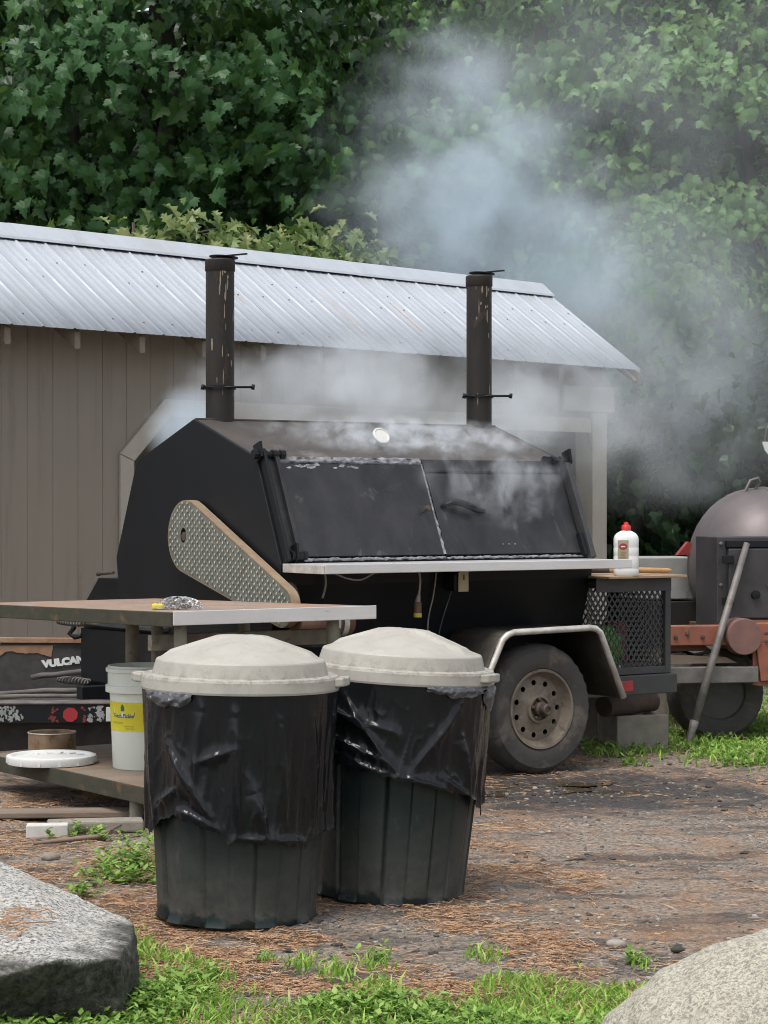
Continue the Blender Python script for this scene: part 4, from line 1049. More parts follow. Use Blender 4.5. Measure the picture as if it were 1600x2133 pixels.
bx('yellow_end', -.10, -.055, -.03, .03, .0, .022, YSPONGE, sr, .006)

# bucket
bk = empty('plastic_bucket', (0, 0, 0), 0, 'tall white bucket with yellow printed label on the lower table shelf', 'bucket')
Yb = tloc(bk, 303, 1598, SHZ + .001)
pr = [(0, .0), (.128, .0), (.131, .004), (.143, .30), (.1435, .305), (.160, .307), (.160, .333), (.151, .337), (.151, .345), (.151, .385), (.159, .388), (.159, .402), (.151, .406), (.151, .412), (.146, .412), (.142, .305), (.128, .01), (0, .01)]
MB().lathe(pr, 56).build('bucket_body', BUCKETM, bk, auto=40)
def br(z): return .131 + (.143 - .131) * (z - .004) / .296
def cyl(a0, a1, z0, z1, off, n=20):
    return MB().grid([[Vector(((br(z) + off) * math.cos(a), (br(z) + off) * math.sin(a), z)) for a in np.linspace(a0, a1, n)] for z in (z0, z1)])
AC = R(-124)       # label centre
lab = cyl(AC - R(46), AC + R(42), .155, .27, .0008, 24).build('label', YELLOW, bk, smooth=True)
def wrap(s, size, a, z, mat, off=.0016, bold=0.0):
    return text_geo(s, size, None, bold, lambda c: Vector(((br(z) + off) * math.cos(a + c.x / br(z)), (br(z) + off) * math.sin(a + c.x / br(z)), z + c.y)), lab, mat)
def cloud(sc2, off, mat, name):
    V = [Vector((0, 0, 0))]; pts2 = []
    for k in range(48):
        t = 2 * math.pi * k / 48
        x = 1.15 * math.cos(t); y = .62 * math.sin(t)
        y = y * (1.25 + .35 * math.cos(t * 1 - 1.9)) if y > 0 else y * .55
        q = 1 + .06 * abs(math.sin(t * 3.5)); pts2.append((x * q * sc2, y * q * sc2))
    P = [Vector(((br(.225) + off) * math.cos(AC + x / br(.225)), (br(.225) + off) * math.sin(AC + x / br(.225)), .226 + y)) for x, y in [(0, 0)] + pts2]
    MB().add(P, [(0, 1 + k, 1 + (k + 1) % 48) for k in range(48)]).build(name, mat, lab)
cloud(.047, .0012, DARKINK, 'logo_outline'); cloud(.043, .0014, WHITEINK, 'logo_cloud')
wrap('Fresh Pickle', .021, AC, .216, GREENINK, .0018, .0006); wrap('WHOLE DILL', .011, AC - R(12), .188, OLIVEINK); wrap('FRESH PACK', .008, AC + R(12), .175, OLIVEINK); wrap('KEEP COLD', .008, AC + R(14), .165, OLIVEINK)
MB().lathe([(.0, 0), (.008, .0), (.010, .012), (.004, .026), (0, .028)], 10, Matrix.Translation((( br(.245) + .001) * math.cos(AC), (br(.245) + .001) * math.sin(AC), .236)) @ Matrix.Scale(.15, 4, (math.cos(AC), math.sin(AC), 0))).build('logo_mark', GREENINK, lab)
# round white lid lying on the shelf
ld = empty('bucket_lid', (0, 0, 0), 0, 'round white plastic lid lying on the lower table shelf', 'lid')
tloc(ld, 107, 1590, SHZ + .001)
MB().lathe([(0, .028), (.150, .028), (.158, .036), (.170, .038), (.182, .034), (.184, .026), (.178, .002), (.172, .0), (.168, .004), (.172, .02), (.160, .024), (0, .02)], 56).build('lid_disc', WHITEP, ld, auto=40)
for k in range(14):
    a = 2 * math.pi * k / 14 + .1; MB().box(.1785, .184, -.004, .004, .004, .024, Matrix.Rotation(a, 4, 'Z')).build('lid_rib', WHITEP, ld)
for k in range(5):
    a = R(30 + k * 25); bx('lid_tab', .10, .14, -.006, .006, .0285, .033, WHITEP, ld, .001, Matrix.Rotation(a, 4, 'Z'))
# old can with rusty inside
oc = empty('rusty_can', (0, 0, 0), 0, 'old rust stained open can behind the white lid', 'can')
tloc(oc, 108, 1570, SHZ + .001)
CANR = M_('rust_stained_tin', (.36, .27, .18), (.20, .12, .07), 9, .7, .2, .3, 50, .003, dirt=(.07, .045, .03), dirt_amt=.55, dirt_scale=10)
MB().lathe([(0, 0), (.098, 0), (.10, .004), (.10, .086), (.102, .09), (.100, .094), (.096, .09), (.096, .006), (0, .006)], 40).build('can_wall', CANR, oc, auto=40)
MB().lathe([(.1015, .088), (.104, .091), (.1015, .094), (.099, .091)], 40, closed=True).build('rim', FEDGE, oc, smooth=True)
# ---------------- scraps on the ground beside the table
g = gnd(110, 1745); o = bx('white_block', -.075, .075, -.03, .03, 0, .05, M_('chalky_white', (.55, .54, .50), (.42, .41, .38), 12, .8, dirt=(.2, .17, .14), dirt_amt=.6), None, .005); o.location = (g.x - .02, g.y, .0); o.rotation_euler.z = R(6); tag(o, 'small chalky white block lying under the table', 'block')
g = gnd(205, 1735); o = bx('paving_slab', -.19, .16, -.05, .05, 0, .045, CONC, None, .008); o.location = (g.x, g.y + .03, 0); o.rotation_euler.z = R(10); tag(o, 'grey slab edge beside the white block under the table', 'slab')
g = gnd(60, 1720); o = bx('old_board', -.42, .42, -.07, .07, 0, .022, WOODGREY, None, .004); o.location = (g.x - .05, g.y + .17, .012); o.rotation_euler = (0, 0, R(4)); tag(o, 'flat weathered board on the ground left of the table leg', 'board')
g = gnd(190, 1755); o = MB().tube([(-.16, -.06, .01), (-.06, -.01, .014), (.05, .03, .02), (.13, .09, .055)], [.006, .009, .009, .006], 7).build('stick', WOODGREY, None, smooth=True); o.location = (g.x - .03, g.y - .03, 0); tag(o, 'curved brown stick lying against the white block', 'stick')

# ================================================================== TRASH CANS
def mat_can():
    b = NB('green_black_plastic')
    f = b.noise(6, 5, .65, .3); col = b.mix(b.ramp(f, [(.35, 0), (.7, 1)]), (.008, .0165, .0165), (.014, .024, .024))
    sx = b.n('ShaderNodeSeparateXYZ'); b.link(b.tc.outputs['Object'], sx.inputs[0])
    scr = b.noise(10, 6, .75, .4, b.vec((1, 1, .35)))
    col = b.mix(b.math('MULTIPLY', b.ramp(scr, [(.60, 0), (.75, 1)]), .6), col, (.10, .10, .095))
    # splashed dust with a ragged upper edge round the foot
    hh = b.math('ADD', sx.outputs[2], b.math('MULTIPLY', b.math('SUBTRACT', b.noise(7, 6, .7, .3), .5), .22))
    dust = b.ramp(hh, [(.015, .0), (.035, .55), (.16, .34), (.30, .0)])
    dust = b.math('MULTIPLY', dust, b.ramp(b.noise(26, 5, .7), [(.3, .4), (.7, 1)]))
    col = b.mix(dust, col, (.125, .115, .10))
    return b.done(col, .5, 0, b.bump(b.noise(120, 3, .6), .12, .002), .35)
CANM = mat_can()
def mat_bag():
    b = NB('black_bin_liner')
    v = b.vec((1, 1, .45))
    n1 = b.noise(7, 3, .5, 1.2, v); n2 = b.noise(22, 4, .55, .8, v)
    nm = b.bump(n1, .22, .02); nm = b.bump(n2, .16, .005, nm)
    return b.done((.0075, .0085, .0105), .22, 0, nm, .30)
BAG = mat_bag()
def mat_bagg():
    b = NB('liner_grey_sheen')
    return b.done((.055, .058, .066), .26, 0, b.bump(b.noise(30, 4, .6, .8), .7, .012), .7)  # black liner's glossy reflection put into a paler base grey
BAGG = mat_bagg()
def mat_lid():
    b = NB('grimy_beige_lid')
    col = b.mix(b.ramp(b.noise(7, 5, .65, .3), [(.33, 0), (.68, 1)]), (.385, .367, .33), (.31, .292, .258))
    sx = b.n('ShaderNodeSeparateXYZ'); b.link(b.tc.outputs['Object'], sx.inputs[0])
    # dirt settled in the gutter behind the rim and smeared up the step
    gut = b.ramp(b.math('ADD', sx.outputs[2], b.math('MULTIPLY', b.math('SUBTRACT', b.noise(16, 6, .75, .4), .5), .05)), [(.690, 0), (.703, .75), (.712, .45), (.745, 0)])
    spots = b.ramp(b.noise(24, 6, .8, .6), [(.44, 0), (.62, 1)])
    col = b.mix(b.math('MULTIPLY', gut, spots), col, (.13, .11, .085))
    # fine scuffs and mould specks
    sc1 = b.ramp(b.noise(55, 6, .8, 2.0), [(.60, 0), (.66, .75)]); patch = b.ramp(b.noise(6, 3, .6, .3), [(.46, 0), (.58, 1)])
    col = b.mix(b.math('MULTIPLY', sc1, patch), col, (.15, .13, .105))
    col = b.mix(b.math('MULTIPLY', b.ramp(b.noise(13, 6, .75, .8), [(.56, 0), (.7, 1)]), .4), col, (.24, .215, .175))
    return b.done(col, .55, 0, b.bump(b.noise(70, 4, .7), .2, .002))
LIDM = mat_lid()
RB, RT, HC = .231, .277, .675
def cr(z): return RB + (RT - RB) * z / HC
def trash_can(name, loc, tilt, label, edge, lidrot, canrot, seed, folds, grey):
    root = empty(name, loc, 0, label, 'trash can', 'lidded trash cans'); root.rotation_euler = tilt
    N = 320
    def fr(t, r, z):
        tt = (t + canrot) % (2 * math.pi); seg = tt / (2 * math.pi) * 10; u = seg - math.floor(seg)
        groove = math.exp(-((u - .5) / .035)**2) * .009 if .03 < z < .64 else 0
        panel = (.006 if u > .5 else 0) if z > .012 else (-.006 if .55 < u < .95 else 0)
        return (r - groove - panel * (1 if z < .64 else 0), z + (.022 if (z < .004 and u < .42) else 0)) if r > .1 else (r, z)
    prof = [(0, .012), (RB - .03, .006), (RB - .012, .0), (RB - .002, .008), (RB + .002, .025)] + [(cr(z), z) for z in (.06, .1, .2, .3, .4, .5, .6, .635, .645)] + [(RT + .001, .65), (RT + .001, .675), (RT - .006, .676), (RT - .012, .60), (RT - .03, .3), (RB - .02, .05), (0, .04)]
    MB().lathe(prof, N, None, fr=fr).build('can_body', CANM, root, auto=40)
    # liner folded over the rim: wrinkled skirt
    rng = np.random.default_rng(seed); NA, NZ = 420, 120
    A = np.linspace(0, 2 * np.pi, NA, endpoint=False); aw = np.angle(np.exp(1j * (A - R(-90))))   # 0 faces the camera, + to the right
    ze = np.interp(np.degrees(aw), *edge)
    ze = ze + (fbm(A * 4.0, A * 0 + seed, seed, 4) - .5) * .035 + (vn(A * 14, A * 0 + seed, seed + 5) - .5) * .016
    S = np.linspace(0, 1, NZ)[:, None]
    ztop = .674
    Z = ztop + (ze[None] - ztop) * S
    off = .004 + .009 * S**1.5 + 0 * Z
    # hanging pleats
    pl = fbm(A * 7 + 0 * S, S * 1.3 + 0 * A, seed + 1, 3) - .5
    off = off + np.maximum(pl, -.1) * .030 * (.15 + S) + .004
    cr2 = vn(A * 13 + S * 3.0, S * 4 - A * 2, seed + 2); off = off + (1 - np.abs(cr2 * 2 - 1))**3 * .003 * (.2 + S)
    cr3 = vn(A * 30 - S * 7, S * 9 + A * 6, seed + 3); off = off + (1 - np.abs(cr3 * 2 - 1))**4 * .0 * S
    for (a0, z0, a1, z1, amp, wd) in folds:          # long diagonal creases
        ax, az = np.degrees(aw)[None] * .0047 + 0 * Z, Z
        p0 = np.array([a0 * .0047, z0]); p1 = np.array([a1 * .0047, z1]); dd = p1 - p0; L2 = (dd**2).sum()
        t = np.clip(((ax - p0[0]) * dd[0] + (az - p0[1]) * dd[1]) / L2, 0, 1)
        dist = np.hypot(ax - p0[0] - t * dd[0], az - p0[1] - t * dd[1])
        sgn = np.tanh(((ax - p0[0]) * dd[1] - (az - p0[1]) * dd[0]) / math.sqrt(L2) / (wd * .5))
        off = off + amp * 1.15 * np.exp(-(dist / wd)) * (1 + .5 * sgn) * np.sin(np.pi * np.clip(t, .04, .96))**.5
    off = off + .006 * S**10                                            # loose flared hem
    Rr = RB + (RT - RB) * Z / HC + np.minimum(off, .042)
    V = np.stack([Rr * np.cos(A)[None], Rr * np.sin(A)[None], Z], -1).reshape(-1, 3)
    I = np.arange(NZ * NA).reshape(NZ, NA); J = np.roll(I, -1, 1)
    F = np.stack([I[:-1], J[:-1], J[1:], I[1:]], -1).reshape(-1, 4)
    bag = mesh_np('bin_liner', V, F, BAG, root, True)
    # crumpled grey-looking liner tuck under the rim
    for a0, a1, hgt in grey:
        AA = np.radians(np.linspace(a0, a1, 60)) + R(-90); P = []
        for s in np.linspace(0, 1, 9):
            e = hgt * (.65 + .5 * fbm(AA * 9, AA * 0 + seed, seed + 8, 3)) * np.sin(np.linspace(.12, np.pi - .12, 60))**.45
            z = .668 - e * s; rr = RT + .009 + .009 * np.sin(s * 3.0) + .013 * (vn(AA * 22 + s * 2, AA * 0 + s * 3, seed + 9) - .4)
            P.append([Vector((r * math.cos(a), r * math.sin(a), q)) for r, a, q in zip(rr, AA, z)])
        MB().grid(P).build('liner_tuck', BAGG, bag, smooth=True)
    # domed lid
    def lz_(r, t):
        a = t - lidrot; x = r * math.cos(a); y = r * math.sin(a)
        q_ = max(0, r - .04) / .203
        base = .748 + .066 * (1 - q_ * .93 - .07 * q_ * q_) if r < .243 else .748
        if r < .243:
            bar = .818 - max(0, abs(x) - .07) * .33                    # flat carrying ridge across the dome
            edge_ = max(0, min(1, (.042 - abs(y)) / .012)); dome = base
            if r > .205: edge_ *= max(0, (.232 - r) / .027)
            return dome + max(0, bar - dome) * edge_ * .85 if bar > dome else dome
        return base
    NL = 120; rows = []
    for r in (0, .02, .04, .06, .08, .10, .12, .14, .16, .18, .195, .205, .213, .22, .227, .235, .243): rows.append([(r, lz_(r, 2*math.pi*k/NL)) for k in range(NL)])
    for r, z in ((.246, .744), (.254, .716), (.256, .706), (.268, .702), (.279, .705), (.284, .703), (.287, .696), (.289, .668), (.2875, .662), (.2855, .664), (.284, .694), (.24, .696)): rows.append([(r, z)] * NL)
    Vv = []; Ff = []
    for row in rows:
        for k, (r, z) in enumerate(row):
            t = 2 * math.pi * k / NL; Vv.append((r * math.cos(t), r * math.sin(t), z))
    for i in range(len(rows) - 1):
        for k in range(NL): Ff.append((i*NL+k, i*NL+(k+1) % NL, (i+1)*NL+(k+1) % NL, (i+1)*NL+k))
    lid = MB().add(Vv, Ff).build('lid', LIDM, root, auto=14)
    lid.location = (0, 0, .004)
    for s in (0, math.pi):
        Mx = Matrix.Rotation(lidrot + s + R(0), 4, 'Z')
        MB().prism([(.283, -.05, .674), (.307, -.042, .676), (.320, -.018, .678), (.320, .018, .678), (.307, .042, .676), (.283, .05, .674)], (0, 0, .026), Mx).build('lid_handle', LIDM, lid, bev=.005)
    return root
e1 = ([-180, -95, -80, -62, -50, -42, -30, -14, -8, -2, 2, 12, 25, 40, 52, 70, 95, 180], [.30, .28, .25, .255, .30, .315, .305, .30, .30, .25, .255, .26, .245, .235, .245, .265, .28, .30])
folds1 = [(-40, .52, -12, .33, .020, .016), (-62, .60, -55, .30, .014, .02), (-18, .63, -22, .36, .014, .022), (2, .62, 5, .27, .016, .015), (14, .40, 22, .25, .018, .018), (28, .60, 34, .30, .012, .02), (52, .60, 56, .30, .010, .02), (-30, .34, -10, .30, .02, .014), (8, .27, 46, .255, .016, .012), (-20, .48, 0, .52, .012, .016), (-52, .34, -35, .40, .014, .014)]
g = Vector(((492 - 800) * 6.57 / FPX, 6.57, 0))
trash_can('trash_can', (g.x, g.y, float(gz(g.x, g.y)) - .004), (R(0), R(1.0), R(0)), 'front left dark trash can, its black liner hanging more than halfway down', e1, R(-6), .35, 4, folds1, [(-62, -24, .05)])
e2 = ([-180, -100, -75, -55, -40, -25, -10, 5, 20, 35, 50, 62, 75, 95, 140, 180], [.50, .50, .48, .455, .43, .415, .40, .385, .37, .345, .325, .30, .27, .32, .45, .50])
folds2 = [(-75, .62, -2, .53, .014, .020), (-78, .565, -4, .44, .020, .022), (-70, .50, 0, .395, .022, .018), (-35, .63, 2, .40, .018, .016), (8, .41, 40, .62, .012, .02), (44, .52, 52, .33, .022, .014), (5, .40, 30, .37, .018, .014), (-60, .62, -20, .545, .015, .010), (30, .40, 60, .31, .016, .016)]
g = Vector(((808 - 800) * 6.94 / FPX, 6.94, 0))
trash_can('trash_can', (g.x, g.y, float(gz(g.x, g.y)) - .004), (R(0), R(3.4), R(0)), 'rear right dark trash can, its liner sagging diagonally below the lid', e2, R(-25), .1, 9, folds2, [(15, 62, .035), (60, 82, .075)])

# ================================================================== TANK SMOKER ON ORANGE TRAILER (right edge)
tk = empty('tank_smoker', (2.0, 12.0, 0), R(10), 'grey tank smoker with square fire door on an orange trailer', 'smoker')
ZC, TR_ = .885, .412
Mt2 = Matrix.Translation((-.02, 0, ZC)) @ Matrix.Rotation(R(90), 4, 'Y')
prof = [(0, -.36)] + [(TR_ * math.sin(t), -.36 * math.cos(t)) for t in np.linspace(.08, math.pi / 2, 12)] + [(TR_, .5), (TR_, 1.9), (0, 2.1)]
MB().lathe(prof, 48, Mt2).build('tank', TANKM, tk, auto=35)
hd = [Vector((-.14, -.05, ZC + .26)), Vector((-.12, -.06, ZC + .36)), Vector((-.08, -.08, ZC + .45)), Vector((-.04, -.08, ZC + .462)), Vector((-.025, -.07, ZC + .44)), Vector((-.05, -.06, ZC + .40)), Vector((-.07, -.05, ZC + .37))]
MB().tube(hd, .009, 7).build('lifting_loop', STEEL, tk, smooth=True)
dbx = bx('door_frame', -0.405, -0.055, -.50, -.15, .565, 1.045, DOORM, tk, .006)
dr = bx('fire_door', -0.355, -0.090, -.535, -.503, .63, .985, DOORM, tk, .006)
bx('door_lintel', -.365, -.105, -.535, -.503, .99, 1.025, BLACK, tk, .003); bx('sill', -.335, -.105, -.52, -.503, .575, .622, BOARD, tk, .002)
for z in (.72, .93):
    bx('hinge_plate', -0.390, -0.330, -.548, -.537, z - .02, z + .02, BLACK, dr, .003)
MB().tube([(-.145, -.54, .79), (-.115, -.56, .80), (-.09, -.58, .82)], [.014, .014, .017], 10).build('door_handle', STEEL, dr, smooth=True)
MB().lathe([(.022, 0), (.022, .02), (0, .022)], 14, Matrix.Translation((-.215, -.537, .75)) @ Matrix.Rotation(R(90), 4, 'X')).build('air_vent', BLACK, dr)
# orange frame
bx('frame_beam', -.70, -.36, -.62, -.52, .502, .60, ORANGE, tk, .004)
bx('frame_beam', -.26, .9, -.62, -.50, .495, .61, ORANGE, tk, .004)
bx('frame_beam', -.44, .9, .3, .4, .50, .60, ORANGE, tk, .004)
bx('cross_beam', -.36, -.28, -.51, .3, .51, .585, RUSTST, tk, .004)
MB().prism([(-.26, -.63, .495), (-.15, -.63, .495), (-.12, -.63, .31), (-.18, -.63, .29), (-.26, -.63, .30)], (0, .012, 0)).build('bracket', ORANGE, tk, bev=.002)
MB().prism([(-.25, -.635, .51), (.02, -.635, .51), (-.08, -.635, .33), (-.225, -.635, .32)], (0, -.02, 0)).build('bracket', ORANGE, tk, bev=.003)
for z in (.46, .42): MB().lathe([(.010, 0), (.010, .012), (0, .014)], 6, Matrix.Translation((-.16, -.656, z)) @ Matrix.Rotation(R(90), 4, 'X')).build('bolt', STEEL, tk)
MB().lathe([(0, 0), (.088, 0), (.092, .01), (.092, .2), (0, .2)], 28, Matrix.Translation((-.315, -.67, .545)) @ Matrix.Rotation(R(-90), 4, 'X')).build('roller_end', M_('dusty_red_lamp', (.20, .10, .085), (.14, .075, .065), 9, .6), tk, auto=40)
bx('step_bar', -.70, -.24, -.66, -.60, .315, .395, STEEL, tk, .004)
MB().prism([(-.74, -.60, .41), (-.33, -.60, .41), (-.39, -.60, .44), (-.74, -.60, .46)], (0, .12, 0)).build('loose_board', WOODGREY, tk)
MB().prism([(-.70, -.56, .47), (-.45, -.56, .47), (-.49, -.56, .50), (-.70, -.56, .50)], (0, .06, 0)).build('rust_plate', RUSTST, tk)
wheel(-.37, -.36, .245, .245, .19, .13, tk, False)
MB().tube([(-.37, -.4, .245), (-.37, .6, .245)], .03, 8).build('axle', BLACK, tk)
MB().tube([(-.06, -.50, .25), (.02, -.48, .27), (.10, -.44, .29)], [.022, .016, .014], 8).build('tie_rod', STEEL, tk, smooth=True)
MB().tube([(.0, -.1, .33), (.9, -.1, .33)], .05, 10).build('torsion_tube', BLACK, tk)
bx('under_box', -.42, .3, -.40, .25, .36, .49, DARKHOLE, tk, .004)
bx('side_box', -.62, -.30, .15, .5, .70, .925, GREYBOX, tk, .006)
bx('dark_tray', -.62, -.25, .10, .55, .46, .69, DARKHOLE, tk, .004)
MB().prism([(-.44, .05, .94), (-.36, .05, .94), (-.35, .05, 1.0), (-.38, .05, 1.01)], (0, .05, 0)).build('red_handle', REDINK, tk)
for x in (-.66, -.60, -.52, -.43): MB().lathe([(.011, 0), (.011, .008), (0, .010)], 6, Matrix.Translation((x, -.621, .55 + .02 * math.sin(x * 90))) @ Matrix.Rotation(R(90), 4, 'X')).build('bolt', HUBM, tk)
for x, z in ((-.20, .56), (-.10, .56), (-.20, .52), (-.05, .58)): MB().lathe([(.010, 0), (.010, .008), (0, .010)], 6, Matrix.Translation((x, -.656, z)) @ Matrix.Rotation(R(90), 4, 'X')).build('bolt', HUBM, tk)
MB().tube([Vector(p) for p in ((-.62, -.50, .48), (-.55, -.58, .45), (-.45, -.60, .475), (-.38, -.57, .47), (-.30, -.55, .44), (-.22, -.5, .46))], .009, 7).build('brake_hose', BLACK, tk, smooth=True)
for x in (-.385, -.075):
    for z in (.60, .80, 1.01): MB().lathe([(.009, 0), (.009, .006), (0, .008)], 8, Matrix.Translation((x, -.5005, z)) @ Matrix.Rotation(R(90), 4, 'X')).build('rivet', STEEL, dbx)
MB().lathe([(TR_ + .001, .02), (TR_ + .006, .025), (TR_ + .006, .045), (TR_ + .001, .05)], 48, Mt2).build('weld_band', TANKM, tk, auto=35)
# bent wire with a bright tab rising above the tank
wp = [Vector((.30, -.05, ZC + TR_ - .02)), Vector((.34, -.05, ZC + .62)), Vector((.34, -.06, ZC + .80)), Vector((.25, -.07, ZC + .88)), Vector((.10, -.07, ZC + .83)), Vector((.02, -.07, ZC + .74)), Vector((.0, -.07, ZC + .65))]
Q = []
for i in range(len(wp) - 1):
    p0, p1, p2, p3 = wp[max(i-1, 0)], wp[i], wp[i+1], wp[min(i+2, len(wp)-1)]
    for k in range(6):
        t = k / 6; Q.append(.5 * ((2*p1) + (-p0+p2)*t + (2*p0-5*p1+4*p2-p3)*t*t + (-p0+3*p1-3*p2+p3)*t**3))
Q.append(wp[-1])
MB().tube(Q, .004, 6).build('bent_wire', STEEL, tk, smooth=True)
MB().prism([(-.015, -.075, ZC + .655), (.02, -.075, ZC + .655), (.06, -.075, ZC + .595), (.13, -.075, ZC + .555), (.13, -.075, ZC + .525), (.04, -.075, ZC + .56), (.0, -.075, ZC + .61)], (0, .008, 0)).build('bright_tab', BRIGHT, tk)
# poker
a = gnd(1430, 1562); b_ = at(1556, 1132, 11.42)
pk = empty('iron_poker', (a.x, a.y, 0), 0, 'long iron bar leaning against the tank smoker fire door', 'poker')
L = b_ - a
MB().tube([L * .13, L * .5, L], [.021, .0195, .016], 12).build('bar', STEEL, pk, smooth=True)
MB().tube([Vector((0, 0, -.005)), L * .05, L * .10, L * .135], [.006, .016, .020, .023], 8).build('chisel_tip', STEEL, pk, smooth=True)

# ================================================================== LOW BLACK TRAILER WITH LETTERING (left)
vt = empty('low_trailer', (-1.55, 11.35, 0), R(2), 'low scorched steel trailer with white lettering behind the table', 'trailer')
pan = MB(); PZ0, PZ1 = .25, .515
P = []
for i, x in enumerate(np.linspace(-.62, .55, 40)):
    P.append((x, .06 + .0, PZ1 - (.0 if x > -.40 else .03 + .03 * math.sin(x * 40))))
pan.prism([(-.62, .06, PZ0), (.55, .06, PZ0)] + P[::-1], (0, .012, 0)).build('panel', HEATP, vt, bev=.002)
MB().prism([(-.40, .045, PZ1 - .005), (.52, .045, PZ1 - .012), (.52, .045, PZ1 + .012), (-.40, .045, PZ1 + .02)], (0, .05, 0)).build('rust_edge', BROWNRUST, vt, bev=.002)
rg_ = [(-.62, .056, PZ1 - .05)]
random.seed(3)
for x in np.linspace(-.60, -.13, 70): rg_.append((x, .056, PZ1 - .04 - .085 * float(fbm(x * 9 + 4, 2, 31, 4))**1.3 - (.05 if -.55 < x < -.42 else 0)))
MB().prism(rg_ + [(-.12, .056, PZ1 - .02), (-.62, .056, PZ1 - .02)], (0, .002, 0)).build('rust_patch', BROWNRUST, vt)
text_geo('VULCAN', .047, Matrix.Translation((-.066, .052, .412)) @ Matrix.Rotation(R(90), 4, 'X') @ Matrix.Rotation(R(7), 4, 'Z') @ Matrix.Scale(1.15, 4, (1, 0, 0)), .004, None, vt, WHITEINK)
bm_ = bx('bumper_beam', -.75, .80, -.62, -.52, .165, .255, BLACK, vt, .004)
bx('beam_flange', -.75, .80, -.625, -.50, .256, .268, STEEL, vt, .003)
def tape(x0, x1, mat, seed, dens):
    rr = np.random.default_rng(seed)
    for k in range(dens):
        cx = x0 + (x1 - x0) * rr.random(); cz = .175 + .07 * rr.random(); s = .003 + .012 * rr.random()**2; n = 11
        q = rr.random(n) * 1.1 + .25
        MB().prism([(cx + s * q[i] * math.cos(6.283 * i / n), -.621 - .0003 * k / dens, min(.25, max(.17, cz + 1.3 * s * q[i] * math.sin(6.283 * i / n)))) for i in range(n)], (0, -.0006, 0)).build('tape_scrap', mat, bm_)
TGREY = M_('worn_tape_grey', (.30, .31, .31), (.16, .17, .17), 30, .7); TRED = M_('worn_tape_red', (.17, .025, .025), None, 30, .7)
tape(-.36, -.19, TGREY, 2, 46); tape(-.065, -.02, TRED, 5, 12); tape(.09, .105, TRED, 9, 6); tape(.125, .20, TGREY, 7, 30)
bx('tape', .205, .42, -.6225, -.6205, .175, .243, WHITEINK, bm_, 0); MB().prism([(.036 + .037 * math.cos(t), -.6225, .207 + .036 * math.sin(t)) for t in np.linspace(.3, 6.58, 9)[:-1]], (0, .0015, 0)).build('red_reflector', REDREF, bm_)
for i, (pts, r) in enumerate((([(-.62, -.45, .275), (-.1, -.42, .305), (.3, -.40, .315), (.75, -.40, .33)], .016), ([(-.2, -.2, .355), (.02, -.2, .375), (.15, -.2, .395), (.3, -.2, .39), (.8, -.18, .35)], .018), ([(-.75, -.52, .282), (-.2, -.5, .284), (.75, -.5, .29)], .014))):
    P_ = [Vector(p) for p in pts]; Q_ = [P_[k].lerp(P_[k + 1], t) + Vector((0, 0, random.uniform(-.004, .004))) for k in range(len(P_) - 1) for t in (0, .25, .5, .75)] + [P_[-1]]
    MB().tube(Q_, [r * random.uniform(.6, .95) for _ in Q_], 8).build('charred_stick', M_('charred_stick_grey', (.15, .135, .12), (.05, .045, .04), 22, .85, 0, .6, 40, .006, stretch=(.2, 1, 1)), vt, smooth=True)
bx('skirt', -.75, .80, -.48, -.46, .0, .163, HEATP, vt, 0); bx('deck', -.75, .80, -.5, .06, .245, .252, HEATP, vt, 0)
bx('side_plate', -.75, -.42, -.30, -.28, .262, .40, HEATP, vt, .004)
for x in (-.62, .1, .55): bx('post', x, x + .12, -.5, -.485, .0, .163, RUSTST if x < 0 else HEATP, vt, .003)

# ================================================================== BOULDERS
def mat_granite(name, lite, dark, scale, stain=None, shade_z=None, con=.055):
    b = NB(name)
    v = b.vec()
    v1 = b.n('ShaderNodeTexVoronoi'); v1.inputs['Scale'].default_value = scale; b.link(v, v1.inputs['Vector'])
    sp = b.noise(scale * 1.2, 5, .75, .6, v); col = b.mix(b.ramp(sp, [(.475 - con, 0), (.475 + con, 1)]), dark, lite)
    col = b.mix(b.ramp(b.noise(scale * .5, 4, .7, .4, v), [(.57, 0), (.66, 1)]), col, tuple(x * .42 for x in lite))
    col = b.mix(b.ramp(b.noise(5, 5, .7, .5, v), [(.5, 0), (.75, .55)]), col, (.30, .26, .20))
    if stain:
        k = b.ramp(b.noise(4, 6, .7, .6, v), [(.52, 0), (.62, 1)]); col = b.mix(b.math('MULTIPLY', k, .8), col, stain)
    if shade_z:      # shade of the undercut face painted dark up to a ragged line
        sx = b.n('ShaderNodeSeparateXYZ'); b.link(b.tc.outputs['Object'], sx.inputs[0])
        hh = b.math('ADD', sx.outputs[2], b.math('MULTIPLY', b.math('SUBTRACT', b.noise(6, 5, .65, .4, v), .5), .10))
        col = b.mix(b.ramp(hh, [(shade_z - .012, 1), (shade_z + .008, 0)]), col, b.mix(b.ramp(b.noise(40, 6, .78, .3, v), [(.40, 0), (.66, 1)]), (.010, .011, .009), (.095, .092, .075)))
    nm = b.bump(b.noise(scale * .5, 6, .75, .3, v), .8, .012)
    return b.done(col, .85, 0, nm)
